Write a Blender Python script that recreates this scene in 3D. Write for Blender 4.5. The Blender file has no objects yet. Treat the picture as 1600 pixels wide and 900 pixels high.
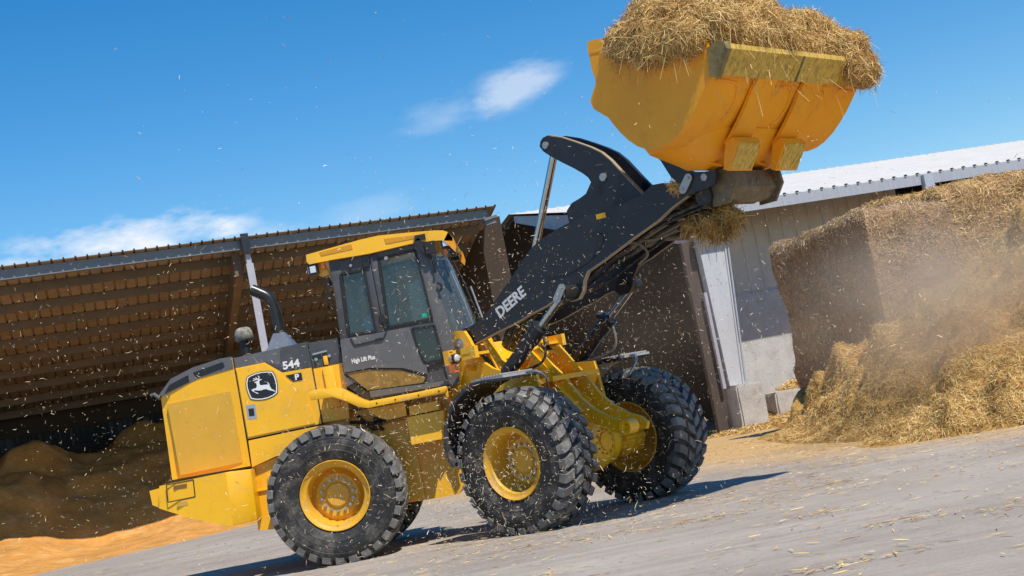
import bpy, bmesh, math, random
import numpy as np
from mathutils import Vector, Matrix
random.seed(7); RNG = np.random.default_rng(11)
SC = bpy.context.scene; COL = SC.collection
R_ = math.radians

# ------------------------------------------------ camera, sky, sun, exposure
cam = bpy.data.cameras.new('camera'); cam_o = bpy.data.objects.new('camera', cam); COL.objects.link(cam_o)
cam.sensor_width = 36.0; cam.lens = 36.0*2353.0/1600.0; cam.clip_start = .1; cam.clip_end = 3000
yaw, pitch, roll = -0.017227, 0.083271, -0.191479
fw = Vector((math.sin(yaw)*math.cos(pitch), math.cos(yaw)*math.cos(pitch), math.sin(pitch)))
rt = Vector((math.cos(yaw), -math.sin(yaw), 0)); up = rt.cross(fw)
r2 = math.cos(roll)*rt + math.sin(roll)*up; u2 = -math.sin(roll)*rt + math.cos(roll)*up
M = Matrix((r2, u2, -fw)).transposed().to_4x4(); M.translation = Vector((2.5091, -17.0585, 1.1794))
cam_o.matrix_world = M
SC.camera = cam_o

SUN = Vector((.38, -.5, 1.0)).normalized()
SUN_EL = math.asin(SUN.z); SUN_AZ = math.atan2(SUN.x, SUN.y)
W = bpy.data.worlds.new('World'); SC.world = W; W.use_nodes = True
nt = W.node_tree; nt.nodes.clear()
def N(t, ty, **kw):
    n = t.nodes.new(ty)
    for k, v in kw.items(): setattr(n, k, v)
    return n
out = N(nt, 'ShaderNodeOutputWorld'); bg = N(nt, 'ShaderNodeBackground')
sky = N(nt, 'ShaderNodeTexSky', sky_type='NISHITA'); sky.sun_disc = False
sky.sun_elevation = SUN_EL; sky.sun_rotation = SUN_AZ
sky.altitude = 300; sky.air_density = 1.0; sky.dust_density = 0.15; sky.ozone_density = 2.2
bg.inputs['Strength'].default_value = 0.128
hs = N(nt, 'ShaderNodeHueSaturation'); hs.inputs['Saturation'].default_value = 1.46; hs.inputs['Hue'].default_value = .500
tc = N(nt, 'ShaderNodeTexCoord')
nz = N(nt, 'ShaderNodeTexNoise'); nz.inputs['Scale'].default_value = 15; nz.inputs['Detail'].default_value = 9; nz.inputs['Roughness'].default_value = .58
mp = N(nt, 'ShaderNodeMapping'); mp.inputs['Scale'].default_value = (1, 1, 2.6); mp.inputs['Location'].default_value = (3.2, 1.7, .4)
nt.links.new(tc.outputs['Generated'], mp.inputs[0]); nt.links.new(mp.outputs[0], nz.inputs['Vector'])
def math_(t, op, a, b=None, c=None, clamp=False):
    n = N(t, 'ShaderNodeMath', operation=op); n.use_clamp = clamp
    for i, v in enumerate((a, b, c)):
        if v is None: continue
        if isinstance(v, (int, float)): n.inputs[i].default_value = v
        else: t.links.new(v, n.inputs[i])
    return n.outputs[0]
def vdot(t, vec, d):
    n = N(t, 'ShaderNodeVectorMath', operation='DOT_PRODUCT'); t.links.new(vec, n.inputs[0]); n.inputs[1].default_value = d
    return n.outputs['Value']
def cloud_blob(center, right, upv, hw, hh, soft=1.0):
    # an elongated cloud bank round a sky direction
    a = math_(nt, 'DIVIDE', math_(nt, 'SUBTRACT', vdot(nt, tc.outputs['Generated'], right), float(center.dot(right))), hw)
    b = math_(nt, 'DIVIDE', math_(nt, 'SUBTRACT', vdot(nt, tc.outputs['Generated'], upv), float(center.dot(upv))), hh)
    r = math_(nt, 'SQRT', math_(nt, 'ADD', math_(nt, 'MULTIPLY', a, a), math_(nt, 'MULTIPLY', b, b)))
    return math_(nt, 'SUBTRACT', 1.0, r, clamp=True)
def skydir(x, z, y=1.0): return Vector((x, y, z)).normalized()
CLOUDS = [(skydir(.010, .217), .046, .020, 16, .50), (skydir(-.045, .206), .045, .016, 8, .22), (skydir(-.300, .162), .090, .026, 6, .95),
          (skydir(-.240, .160), .075, .026, 2, .95), (skydir(-.175, .147), .06, .016, 4, .35), (skydir(-.115, .150), .06, .018, 8, .16), (skydir(-.36, .15), .07, .014, 4, .5)]
tot = None
for c, hw, hh, ang, amt in CLOUDS:
    rr = Vector((1, 0, 0)); uu = Vector((0, 0, 1))
    a = R_(ang); r1 = rr*math.cos(a)+uu*math.sin(a); u1 = -rr*math.sin(a)+uu*math.cos(a)
    bl_ = cloud_blob(c, r1, u1, hw, hh)
    q_ = math_(nt, 'ADD', math_(nt, 'MULTIPLY', bl_, 1.25), math_(nt, 'MULTIPLY', math_(nt, 'SUBTRACT', nz.outputs[0], .57), 4.4), clamp=True)
    m = math_(nt, 'MULTIPLY', math_(nt, 'MULTIPLY', q_, math_(nt, 'MULTIPLY', bl_, 2.2, clamp=True)), amt)
    tot = m if tot is None else math_(nt, 'MAXIMUM', tot, m)
cm = math_(nt, 'MULTIPLY', tot, 1.0, clamp=True)
mx = N(nt, 'ShaderNodeMix', data_type='RGBA'); nt.links.new(cm, mx.inputs[0])
nt.links.new(sky.outputs[0], hs.inputs['Color']); nt.links.new(hs.outputs[0], mx.inputs[6]); mx.inputs[7].default_value = (6.6, 6.9, 7.4, 1)
nt.links.new(mx.outputs[2], bg.inputs['Color']); nt.links.new(bg.outputs[0], out.inputs[0])

sl = bpy.data.lights.new('sun', 'SUN'); sl.energy = 4.6; sl.angle = R_(.53); sl.color = (1.0, .95, .87)
so = bpy.data.objects.new('sun', sl); COL.objects.link(so); so.rotation_euler = SUN.to_track_quat('Z', 'Y').to_euler(); so.location = (10, -10, 30)
vs = SC.view_settings; vs.view_transform = 'Standard'; vs.look = 'None'; vs.exposure = 0.12; vs.gamma = 1.0; vs.use_curve_mapping = False
SC.cycles.max_bounces = 8; SC.cycles.diffuse_bounces = 4; SC.cycles.transparent_max_bounces = 16
SC.cycles.caustics_reflective = False; SC.cycles.caustics_refractive = False

# ------------------------------------------------ object helpers
def tag(o, label=None, cat=None, group=None, kind=None):
    if label: o['label'] = label
    if cat: o['category'] = cat
    if group: o['group'] = group
    if kind: o['kind'] = kind
    return o
def empty(name, loc=(0, 0, 0)):
    o = bpy.data.objects.new(name, None); o.location = loc; o.empty_display_size = .3; COL.objects.link(o); return o
def wloc(o):
    v = Vector(o.location)
    while o.parent: o = o.parent; v += Vector(o.location)
    return v
def link_mesh(name, me, mats, parent=None, smooth=False, auto=None):
    if not isinstance(mats, (list, tuple)): mats = [mats]
    for m in mats: me.materials.append(m)
    n = len(me.vertices); co = np.empty(n*3, 'f'); me.vertices.foreach_get('co', co); co = co.reshape(-1, 3)
    c = (co.max(0)+co.min(0))/2; me.vertices.foreach_set('co', (co-c).ravel())
    o = bpy.data.objects.new(name, me); COL.objects.link(o)
    loc = Vector([float(v) for v in c])
    if parent is not None:
        loc = loc-wloc(parent); o.parent = parent
    o.location = loc
    if smooth:
        me.shade_smooth()
        if auto is not None:
            try: me.set_sharp_from_angle(angle=R_(auto))
            except Exception: pass
    me.update()
    return o
def clusters(bm, gap=.004):
    # connected islands, merged where their boxes touch
    seen = {}; isl = []
    for v in bm.verts:
        if v in seen: continue
        st = [v]; seen[v] = 1; c = []
        while st:
            a = st.pop(); c.append(a)
            for e in a.link_edges:
                o = e.other_vert(a)
                if o not in seen: seen[o] = 1; st.append(o)
        isl.append(c)
    bb = [[min(v.co[k] for v in c)-gap for k in range(3)]+[max(v.co[k] for v in c)+gap for k in range(3)] for c in isl]
    par = list(range(len(isl)))
    def find(i):
        while par[i] != i: i = par[i]
        return i
    for i in range(len(isl)):
        for j in range(i):
            if all(bb[i][k] <= bb[j][k+3] and bb[j][k] <= bb[i][k+3] for k in range(3)): par[find(i)] = find(j)
    g = {}
    for i, c in enumerate(isl): g.setdefault(find(i), []).extend(c)
    return list(g.values())
def obj(name, bm, mats, parent=None, smooth=False, auto=None, bevel=0, fr=False, seg=2, split=False):
    if split:
        bm.verts.index_update(); cl = [set(v.index for v in c) for c in clusters(bm)]
        if len(cl) > 1:
            last = None
            for c in cl:
                b2 = bm.copy(); b2.verts.ensure_lookup_table()
                bmesh.ops.delete(b2, geom=[v for v in b2.verts if v.index not in c], context='VERTS')
                last = obj(name, b2, mats, parent, smooth, auto, bevel, fr, seg)
            bm.free(); return last
    if bevel:
        es = [e for e in bm.edges if len(e.link_faces) == 2 and e.calc_face_angle(0) > .5]
        bmesh.ops.bevel(bm, geom=es, offset=bevel, segments=seg, affect='EDGES', profile=.5, clamp_overlap=True)
    if fr: bm_front(bm)
    bmesh.ops.recalc_face_normals(bm, faces=bm.faces)
    me = bpy.data.meshes.new(name); bm.to_mesh(me); bm.free()
    return link_mesh(name, me, mats, parent, smooth or bool(bevel), auto if auto is not None else (35 if bevel else None))
def np_mesh(name, V, Fc, mats, parent=None, smooth=False, mi=None):
    me = bpy.data.meshes.new(name); k = Fc.shape[1]
    me.vertices.add(len(V)); me.vertices.foreach_set('co', np.asarray(V, 'f').ravel())
    me.loops.add(len(Fc)*k); me.loops.foreach_set('vertex_index', np.asarray(Fc, 'i').ravel())
    me.polygons.add(len(Fc)); me.polygons.foreach_set('loop_start', np.arange(0, len(Fc)*k, k, dtype='i'))
    if mi is not None: me.polygons.foreach_set('material_index', np.asarray(mi, 'i'))
    me.update(calc_edges=True); me.validate()
    return link_mesh(name, me, mats, parent, smooth)
# articulated front frame of the loader: turned 39.5 degrees to its right about the hitch
JX = 1.515; ART = 0.688801; CA, SA = math.cos(ART), math.sin(ART)
def FV(x, y, z): return Vector((JX+CA*x+SA*y, -SA*x+CA*y, z))
def bm_front(bm):
    for v in bm.verts: v.co = FV(*v.co)
def bm_new(): return bmesh.new()
def box(bm, c, s, rot=None, mi=0):
    vs_ = []
    for dx in (-.5, .5):
        for dy in (-.5, .5):
            for dz in (-.5, .5):
                v = Vector((dx*s[0], dy*s[1], dz*s[2]))
                if rot is not None: v = rot @ v
                vs_.append(bm.verts.new(v+Vector(c)))
    for f in ((0, 1, 3, 2), (4, 6, 7, 5), (0, 4, 5, 1), (2, 3, 7, 6), (0, 2, 6, 4), (1, 5, 7, 3)):
        bm.faces.new([vs_[i] for i in f]).material_index = mi
def prism(bm, poly, y0, y1, mi=0):
    """poly of (x,z), extruded from y0 to y1"""
    a = [bm.verts.new((p[0], y0, p[1])) for p in poly]; b = [bm.verts.new((p[0], y1, p[1])) for p in poly]
    n = len(poly)
    bm.faces.new(a).material_index = mi; bm.faces.new(b[::-1]).material_index = mi
    for i in range(n): bm.faces.new((a[i], b[i], b[(i+1) % n], a[(i+1) % n])).material_index = mi
def zprism(bm, poly, z0, z1, mi=0):
    a = [bm.verts.new((p[0], p[1], z0)) for p in poly]; b = [bm.verts.new((p[0], p[1], z1)) for p in poly]
    n = len(poly)
    bm.faces.new(a).material_index = mi; bm.faces.new(b[::-1]).material_index = mi
    for i in range(n): bm.faces.new((a[i], b[i], b[(i+1) % n], a[(i+1) % n])).material_index = mi
def bar(bm, a, b, w, h, mi=0, upv=(0, 0, 1)):
    a, b = Vector(a), Vector(b); d = (b-a); L = d.length; d.normalize(); u = Vector(upv)
    s = d.cross(u)
    if s.length < 1e-4: s = d.cross(Vector((0, 1, 0)))
    s.normalize(); u = s.cross(d)
    box(bm, (a+b)/2, (L, w, h), Matrix((d, s, u)).transposed(), mi)
def tube(bm, pts, rad, n=14, mi=0, caps=True):
    pts = [Vector(p) for p in pts]; rads = rad if isinstance(rad, (list, tuple)) else [rad]*len(pts)
    rings = []; prev = None
    for i, p in enumerate(pts):
        t = (pts[min(i+1, len(pts)-1)]-pts[max(i-1, 0)]).normalized()
        if prev is None:
            ref = Vector((0, 0, 1)) if abs(t.z) < .9 else Vector((1, 0, 0)); s = t.cross(ref).normalized()
        else: s = (prev-t*prev.dot(t)).normalized()
        prev = s; u = t.cross(s)
        rings.append([bm.verts.new(p+(s*math.cos(k*2*math.pi/n)+u*math.sin(k*2*math.pi/n))*rads[i]) for k in range(n)])
    for i in range(len(rings)-1):
        for k in range(n):
            bm.faces.new((rings[i][k], rings[i][(k+1) % n], rings[i+1][(k+1) % n], rings[i+1][k])).material_index = mi
    if caps:
        bm.faces.new(rings[0][::-1]).material_index = mi; bm.faces.new(rings[-1]).material_index = mi
def smooth_path(pts, n=6):
    P = [Vector(p) for p in pts]; P = [P[0]*2-P[1]]+P+[P[-1]*2-P[-2]]; o = []
    for i in range(1, len(P)-2):
        for k in range(n):
            t = k/n; a, b, c, d = P[i-1:i+3]
            o.append(.5*((2*b)+(c-a)*t+(2*a-5*b+4*c-d)*t*t+(3*b-a-3*c+d)*t**3))
    o.append(P[-2]); return o
def lathe_y(bm, prof, n=48, c=(0, 0, 0), mi=0, closed=False):
    """prof of (y, r) turned about the Y axis through c"""
    rings = []
    for y, r in prof:
        if r < 1e-5: rings.append([bm.verts.new((c[0], c[1]+y, c[2]))])
        else: rings.append([bm.verts.new((c[0]+r*math.cos(k*2*math.pi/n), c[1]+y, c[2]+r*math.sin(k*2*math.pi/n))) for k in range(n)])
    m = len(rings)
    for i in range(m if closed else m-1):
        A, B = rings[i], rings[(i+1) % m]
        for k in range(n):
            k2 = (k+1) % n
            if len(A) == 1 and len(B) == 1: continue
            if len(A) == 1: f = (A[0], B[k2], B[k])
            elif len(B) == 1: f = (A[k], A[k2], B[0])
            else: f = (A[k], A[k2], B[k2], B[k])
            bm.faces.new(f).material_index = mi

# ------------------------------------------------ noise
def _hash(ix, iy, iz, seed):
    h = (ix*374761393+iy*668265263+iz*2147483647+seed*1274126177) & 0xffffffff
    h = ((h ^ (h >> 13))*1274126177) & 0xffffffff
    return ((h ^ (h >> 16)) & 0xffff)/65535.0
def vnoise(P, seed=0):
    P = np.asarray(P, float); i = np.floor(P).astype(np.int64); f = P-i; f = f*f*(3-2*f); r = 0
    for dx in (0, 1):
        for dy in (0, 1):
            for dz in (0, 1):
                w = (f[..., 0] if dx else 1-f[..., 0])*(f[..., 1] if dy else 1-f[..., 1])*(f[..., 2] if dz else 1-f[..., 2])
                r = r+w*_hash(i[..., 0]+dx, i[..., 1]+dy, i[..., 2]+dz, seed)
    return r*2-1
def fbm(P, sc=1.0, oct_=4, seed=0, gain=.5):
    r = 0; a = 1; P = np.asarray(P, float)*sc
    for k in range(oct_): r = r+a*vnoise(P, seed+k*17); P = P*2.03+5.1; a *= gain
    return r

# ------------------------------------------------ materials
def mat(name, col, rough=.6, metal=0, spec=.5, var=0, vscale=3, bump=0, bscale=40, coat=0, dirt=None, dirt_amt=0, dirt_scale=2, dirt_sharp=.5, stretch=None):
    m = bpy.data.materials.new(name); m.use_nodes = True; t = m.node_tree; b = t.nodes['Principled BSDF']
    b.inputs['Base Color'].default_value = (*col, 1); b.inputs['Roughness'].default_value = rough; b.inputs['Metallic'].default_value = metal
    b.inputs['Specular IOR Level'].default_value = spec; b.inputs['Coat Weight'].default_value = coat; b.inputs['Coat Roughness'].default_value = .15
    if var or dirt_amt or bump:
        tc_ = N(t, 'ShaderNodeTexCoord'); geo = N(t, 'ShaderNodeNewGeometry'); vec = geo.outputs['Position']
        if stretch:
            mp_ = N(t, 'ShaderNodeMapping'); mp_.inputs['Scale'].default_value = stretch; t.links.new(vec, mp_.inputs[0]); vec = mp_.outputs[0]
        cur = None
        if var:
            n1 = N(t, 'ShaderNodeTexNoise'); n1.inputs['Scale'].default_value = vscale; n1.inputs['Detail'].default_value = 7; n1.inputs['Roughness'].default_value = .6
            t.links.new(vec, n1.inputs['Vector'])
            mr = N(t, 'ShaderNodeMapRange'); t.links.new(n1.outputs[0], mr.inputs[0]); mr.inputs[1].default_value = .25; mr.inputs[2].default_value = .75
            mr.inputs[3].default_value = 1-var; mr.inputs[4].default_value = 1+var
            mm = N(t, 'ShaderNodeMix', data_type='RGBA', blend_type='MULTIPLY'); mm.inputs[0].default_value = 1; mm.inputs[6].default_value = (*col, 1)
            t.links.new(mr.outputs[0], mm.inputs[7]); cur = mm.outputs[2]
        if dirt_amt:
            n2 = N(t, 'ShaderNodeTexNoise'); n2.inputs['Scale'].default_value = dirt_scale; n2.inputs['Detail'].default_value = 9; n2.inputs['Roughness'].default_value = .68
            t.links.new(vec, n2.inputs['Vector'])
            mr2 = N(t, 'ShaderNodeMapRange'); t.links.new(n2.outputs[0], mr2.inputs[0]); mr2.inputs[1].default_value = dirt_sharp; mr2.inputs[2].default_value = dirt_sharp+.2
            mr2.inputs[3].default_value = 0; mr2.inputs[4].default_value = dirt_amt
            md = N(t, 'ShaderNodeMix', data_type='RGBA'); t.links.new(mr2.outputs[0], md.inputs[0]); md.inputs[7].default_value = (*dirt, 1)
            if cur is not None: t.links.new(cur, md.inputs[6])
            else: md.inputs[6].default_value = (*col, 1)
            cur = md.outputs[2]
            rr_ = N(t, 'ShaderNodeMapRange'); t.links.new(mr2.outputs[0], rr_.inputs[0]); rr_.inputs[3].default_value = rough; rr_.inputs[4].default_value = min(1, rough+.35)
            t.links.new(rr_.outputs[0], b.inputs['Roughness'])
        if cur is not None: t.links.new(cur, b.inputs['Base Color'])
        if bump:
            n3 = N(t, 'ShaderNodeTexNoise'); n3.inputs['Scale'].default_value = bscale; n3.inputs['Detail'].default_value = 5
            t.links.new(vec, n3.inputs['Vector']); bp = N(t, 'ShaderNodeBump'); bp.inputs['Strength'].default_value = bump; bp.inputs['Distance'].default_value = .02
            t.links.new(n3.outputs[0], bp.inputs['Height']); t.links.new(bp.outputs[0], b.inputs['Normal'])
    return m
DUST = (.36, .27, .15)
YEL = mat('yellow_paint', (.90, .465, .008), .38, coat=.3, var=.07, vscale=2.5, dirt=(.50, .31, .10), dirt_amt=.55, dirt_scale=3.0, dirt_sharp=.53)
YELB = mat('bucket_yellow_paint', (.93, .385, .010), .46, coat=.05, var=.10, vscale=1.5, dirt=(.62, .27, .03), dirt_amt=.55, dirt_scale=3.2, dirt_sharp=.52)
RIMY = mat('dusty_rim_yellow', (.68, .36, .022), .5, var=.12, vscale=4, dirt=(.42, .28, .12), dirt_amt=.65, dirt_scale=5, dirt_sharp=.5)
YELD = mat('grille_yellow_mesh', (.64, .35, .030), .6, var=.08, vscale=4, bump=.2, bscale=400)
WORN = mat('worn_steel_yellow', (.66, .42, .07), .6, var=.3, vscale=9, dirt=(.13, .085, .035), dirt_amt=.75, dirt_scale=7, dirt_sharp=.50, stretch=(3, 3, .5), bump=.3)
STEELD = mat('dirty_steel', (.17, .14, .09), .6, metal=.3, var=.3, vscale=12, dirt=(.28, .22, .11), dirt_amt=.6, dirt_scale=6, dirt_sharp=.5, bump=.3)
BOOM = mat('charcoal_boom_paint', (.017, .018, .024), .40, spec=.5, var=.2, vscale=5, dirt=(.12, .10, .07), dirt_amt=.22, dirt_scale=5, dirt_sharp=.55)
EDGE = mat('dusty_plate_edge', (.36, .27, .17), .8, var=.2, vscale=10)
CABM = mat('cab_grey_paint', (.060, .060, .066), .42, var=.15, vscale=6, dirt=(.16, .14, .12), dirt_amt=.35, dirt_scale=4, dirt_sharp=.5)
CABL = mat('cab_light_grey_panel', (.105, .105, .11), .40, var=.1, vscale=6, dirt=(.22, .19, .16), dirt_amt=.3, dirt_scale=4)
BLK = mat('black_rubber_trim', (.012, .012, .013), .55, var=.2, vscale=10)
TYRE = mat('tyre_rubber', (.019, .018, .017), .62, var=.25, vscale=6, dirt=(.16, .14, .115), dirt_amt=.75, dirt_scale=7, dirt_sharp=.47, bump=.15, bscale=60)
LUG = mat('sunlit_dusty_tread', (.15, .143, .132), .6, var=.3, vscale=8, dirt=(.30, .265, .215), dirt_amt=.85, dirt_scale=8, dirt_sharp=.52, bump=.25, bscale=70)  # paler than the sidewall: sunlit block tops put into the colour, plus dust
CHROME = mat('chromed_rod', (.55, .54, .52), .22, metal=1, var=.1, vscale=20)
PIN = mat('bare_steel_pin', (.42, .41, .40), .38, metal=.6, var=.15, vscale=20)
HOSE = mat('hydraulic_hose', (.02, .02, .02), .5, var=.2, vscale=20, dirt=DUST, dirt_amt=.5, dirt_scale=12)
WHITE = mat('white_decal', (.75, .75, .74), .5)
BLACKD = mat('black_decal', (.013, .013, .014), .4)
GREYD = mat('grey_decal', (.30, .34, .38), .5, var=.3, vscale=80)
GREEN = mat('green_sticker', (.02, .40, .22), .5)
AMBER = mat('amber_lens', (.85, .20, .01), .25, coat=.5)
LENS = mat('clear_lamp_lens', (.70, .70, .72), .15, coat=.6, metal=.3)
EXH = mat('exhaust_metal', (.045, .043, .040), .32, metal=.6, var=.2, vscale=10)
EXB = mat('exhaust_shroud', (.36, .36, .36), .34, metal=.8, var=.15, vscale=10)
SKIN = mat('skin', (.33, .17, .10), .55); SHIRT = mat('blue_shirt', (.22, .34, .55), .9); HAIR = mat('dark_hair', (.02, .015, .01), .7)
SEATM = mat('seat_fabric', (.09, .09, .095), .8)
def glass_mat(name, tint, gl=.12, gcol=(.80, .84, .86), film=.03):
    m = bpy.data.materials.new(name); m.use_nodes = True; t = m.node_tree; t.nodes.clear()
    o = N(t, 'ShaderNodeOutputMaterial'); tr = N(t, 'ShaderNodeBsdfTransparent'); tr.inputs[0].default_value = (*tint, 1)
    g = N(t, 'ShaderNodeBsdfGlossy'); g.inputs['Roughness'].default_value = .04; g.inputs[0].default_value = (*gcol, 1)
    d = N(t, 'ShaderNodeBsdfDiffuse'); d.inputs[0].default_value = (.36, .40, .39, 1)
    fr = N(t, 'ShaderNodeLayerWeight'); fr.inputs[0].default_value = .5
    f2 = math_(t, 'ADD', math_(t, 'MULTIPLY', math_(t, 'POWER', fr.outputs['Facing'], 4.0), .6), gl*.6, clamp=True)
    m0 = N(t, 'ShaderNodeMixShader'); m0.inputs[0].default_value = film; t.links.new(tr.outputs[0], m0.inputs[1]); t.links.new(d.outputs[0], m0.inputs[2])
    m1 = N(t, 'ShaderNodeMixShader'); t.links.new(f2, m1.inputs[0]); t.links.new(m0.outputs[0], m1.inputs[1]); t.links.new(g.outputs[0], m1.inputs[2])
    t.links.new(m1.outputs[0], o.inputs[0]); return m
GLASS = glass_mat('tinted_cab_glass', (.86, .90, .89), .08, film=.035)
def straw_mat(name, cols, rough=.6, tr=.25):
    m = bpy.data.materials.new(name); m.use_nodes = True; t = m.node_tree; b = t.nodes['Principled BSDF']
    g = N(t, 'ShaderNodeNewGeometry'); cr = N(t, 'ShaderNodeValToRGB'); e = cr.color_ramp.elements
    for i, c in enumerate(cols):
        p = i/(len(cols)-1)
        el = e[0] if i == 0 else (e[1] if i == len(cols)-1 else e.new(p)); el.position = p; el.color = (*c, 1)
    n1 = N(t, 'ShaderNodeTexNoise'); n1.inputs['Scale'].default_value = 2.2; n1.inputs['Detail'].default_value = 4; t.links.new(g.outputs['Position'], n1.inputs['Vector'])
    f = math_(t, 'ADD', math_(t, 'MULTIPLY', g.outputs['Random Per Island'], .75), math_(t, 'SUBTRACT', math_(t, 'MULTIPLY', n1.outputs[0], .9), .32), clamp=True)
    t.links.new(f, cr.inputs[0]); t.links.new(cr.outputs[0], b.inputs['Base Color']); b.inputs['Roughness'].default_value = rough
    b.inputs['Specular IOR Level'].default_value = .35
    return m
STRAW = straw_mat('golden_straw', [(.34, .15, .028), (.56, .27, .052), (.76, .41, .080), (.87, .54, .14), (.93, .70, .29)])
STRAWO = straw_mat('orange_straw', [(.14, .055, .012), (.36, .17, .03), (.62, .34, .07), (.75, .48, .15)])
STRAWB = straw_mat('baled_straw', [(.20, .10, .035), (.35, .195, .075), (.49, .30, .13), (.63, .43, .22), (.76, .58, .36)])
STRAWBASE = mat('straw_core', (.42, .235, .055), .95, var=.45, vscale=9, bump=1.0, bscale=30)
BALEBASE = mat('bale_core', (.34, .20, .095), .95, var=.4, vscale=10, bump=1.0, bscale=35)
T = {'deer': [(-0.729, 2.069), (-0.721, 2.076), (-0.704, 2.077), (-0.695, 2.082), (-0.684, 2.085), (-0.686, 2.095), (-0.708, 2.093), (-0.739, 2.088), (-0.744, 2.092), (-0.73, 2.101), (-0.71, 2.103), (-0.736, 2.114), (-0.733, 2.119), (-0.713, 2.11), (-0.701, 2.108), (-0.706, 2.126), (-0.7, 2.126), (-0.691, 2.109), (-0.68, 2.103), (-0.673, 2.107), (-0.674, 2.125), (-0.681, 2.136), (-0.674, 2.137), (-0.663, 2.125), (-0.663, 2.11), (-0.668, 2.096), (-0.666, 2.089), (-0.639, 2.093), (-0.649, 2.083), (-0.67, 2.077), (-0.675, 2.061), (-0.674, 2.039), (-0.664, 2.027), (-0.634, 2.025), (-0.592, 2.021), (-0.581, 2.021), (-0.584, 2.032), (-0.593, 2.049), (-0.587, 2.05), (-0.575, 2.035), (-0.567, 2.018), (-0.572, 2.011), (-0.564, 1.988), (-0.555, 1.965), (-0.532, 1.948), (-0.518, 1.932), (-0.52, 1.924), (-0.538, 1.938), (-0.578, 1.955), (-0.598, 1.965), (-0.613, 1.976), (-0.643, 1.976), (-0.669, 1.972), (-0.703, 1.976), (-0.731, 1.986), (-0.748, 1.985), (-0.75, 1.977), (-0.731, 1.964), (-0.711, 1.954), (-0.703, 1.938), (-0.711, 1.941), (-0.733, 1.955), (-0.755, 1.972), (-0.77, 1.986), (-0.77, 1.998), (-0.754, 2.004), (-0.723, 2.006), (-0.711, 2.016), (-0.707, 2.037), (-0.707, 2.054), (-0.711, 2.061)], 'boom': [(0.576, 2.176), (0.856, 2.293), (1.445, 2.697), (1.558, 2.783), (1.796, 2.909), (2.022, 2.967), (2.285, 3.014), (2.895, 3.022), (3.169, 3.059), (3.319, 3.125), (3.441, 3.114), (3.58, 3.054), (3.666, 2.969), (3.779, 2.941), (3.688, 2.876), (3.419, 2.807), (3.129, 2.74), (2.476, 2.565), (2.388, 2.518), (2.336, 2.409), (2.293, 2.272), (2.156, 2.2), (1.989, 2.219), (1.969, 2.31), (1.784, 2.273), (1.593, 2.255), (1.318, 2.205), (1.087, 2.131), (0.653, 2.062), (0.581, 2.082)], 'ellipse': [(1.787, 2.531), (2.032, 2.494), (2.344, 2.548), (2.565, 2.659), (2.612, 2.78), (2.505, 2.851), (2.345, 2.887), (2.176, 2.892)]}
# ------------------------------------------------ straw strands
def strands(P, Nn, L=(.08, .25), w=.006, lift=.35, sag=.3, rng=RNG, bend=.35):
    """thin bent two-segment ribbons lying on points P with normals Nn; returns verts, quads"""
    n = len(P); Nn = Nn/np.linalg.norm(Nn, axis=1, keepdims=True)
    a = rng.normal(size=(n, 3)); a -= (a*Nn).sum(1, keepdims=True)*Nn*(1-lift*rng.random((n, 1)))
    a /= np.linalg.norm(a, axis=1, keepdims=True)+1e-9
    l = (L[0]+(L[1]-L[0])*rng.random((n, 1))**1.6)/2
    b = rng.normal(size=(n, 3))*bend; m = P+Nn*rng.random((n, 1))*.03
    p0 = m-a*l+b*l*.6; p2 = m+a*l+rng.normal(size=(n, 3))*bend*l*.6; p0[:, 2] -= sag*l[:, 0]*rng.random(n); p2[:, 2] -= sag*l[:, 0]*rng.random(n)
    s = np.cross(a, Nn+rng.normal(size=(n, 3))*.7); s /= np.linalg.norm(s, axis=1, keepdims=True)+1e-9
    ww = w*(.6+.9*rng.random((n, 1)))/2
    V = np.stack([p0-s*ww*.6, p0+s*ww*.6, m-s*ww, m+s*ww, p2-s*ww*.5, p2+s*ww*.5], 1).reshape(-1, 3)
    i = np.arange(n)[:, None]*6
    Fq = np.concatenate([i+np.array([[0, 1, 3, 2]]), i+np.array([[2, 3, 5, 4]])], 0)
    return V, Fq
def tri_sample(V, Fq, n, rng=RNG, wfun=None):
    T = np.concatenate([Fq[:, [0, 1, 2]], Fq[:, [0, 2, 3]]]) if Fq.shape[1] == 4 else Fq
    a, b, c = V[T[:, 0]], V[T[:, 1]], V[T[:, 2]]; cr = np.cross(b-a, c-a); ar = np.linalg.norm(cr, axis=1)/2
    wt = ar.copy()
    if wfun is not None: wt *= wfun((a+b+c)/3, cr/(2*ar[:, None]+1e-9))
    k = rng.choice(len(T), n, p=wt/wt.sum()); r1 = np.sqrt(rng.random((n, 1))); r2_ = rng.random((n, 1))
    return a[k]*(1-r1)+b[k]*r1*(1-r2_)+c[k]*r1*r2_, cr[k]/(np.linalg.norm(cr[k], axis=1, keepdims=True)+1e-9)
def straw_body(name, V, Fq, base, smat, n, L, w, parent=None, lift=.35, sag=.3, wfun=None, bend=.35, smooth=True):
    P, Nn = tri_sample(V, Fq, n, wfun=wfun); SV, SF = strands(P, Nn, L, w, lift, sag, bend=bend)
    VV = np.concatenate([V, SV]); FF = np.concatenate([Fq, SF+len(V)])
    return np_mesh(name, VV, FF, [base, smat], parent, mi=np.concatenate([np.zeros(len(Fq)), np.ones(len(SF))]))
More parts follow.
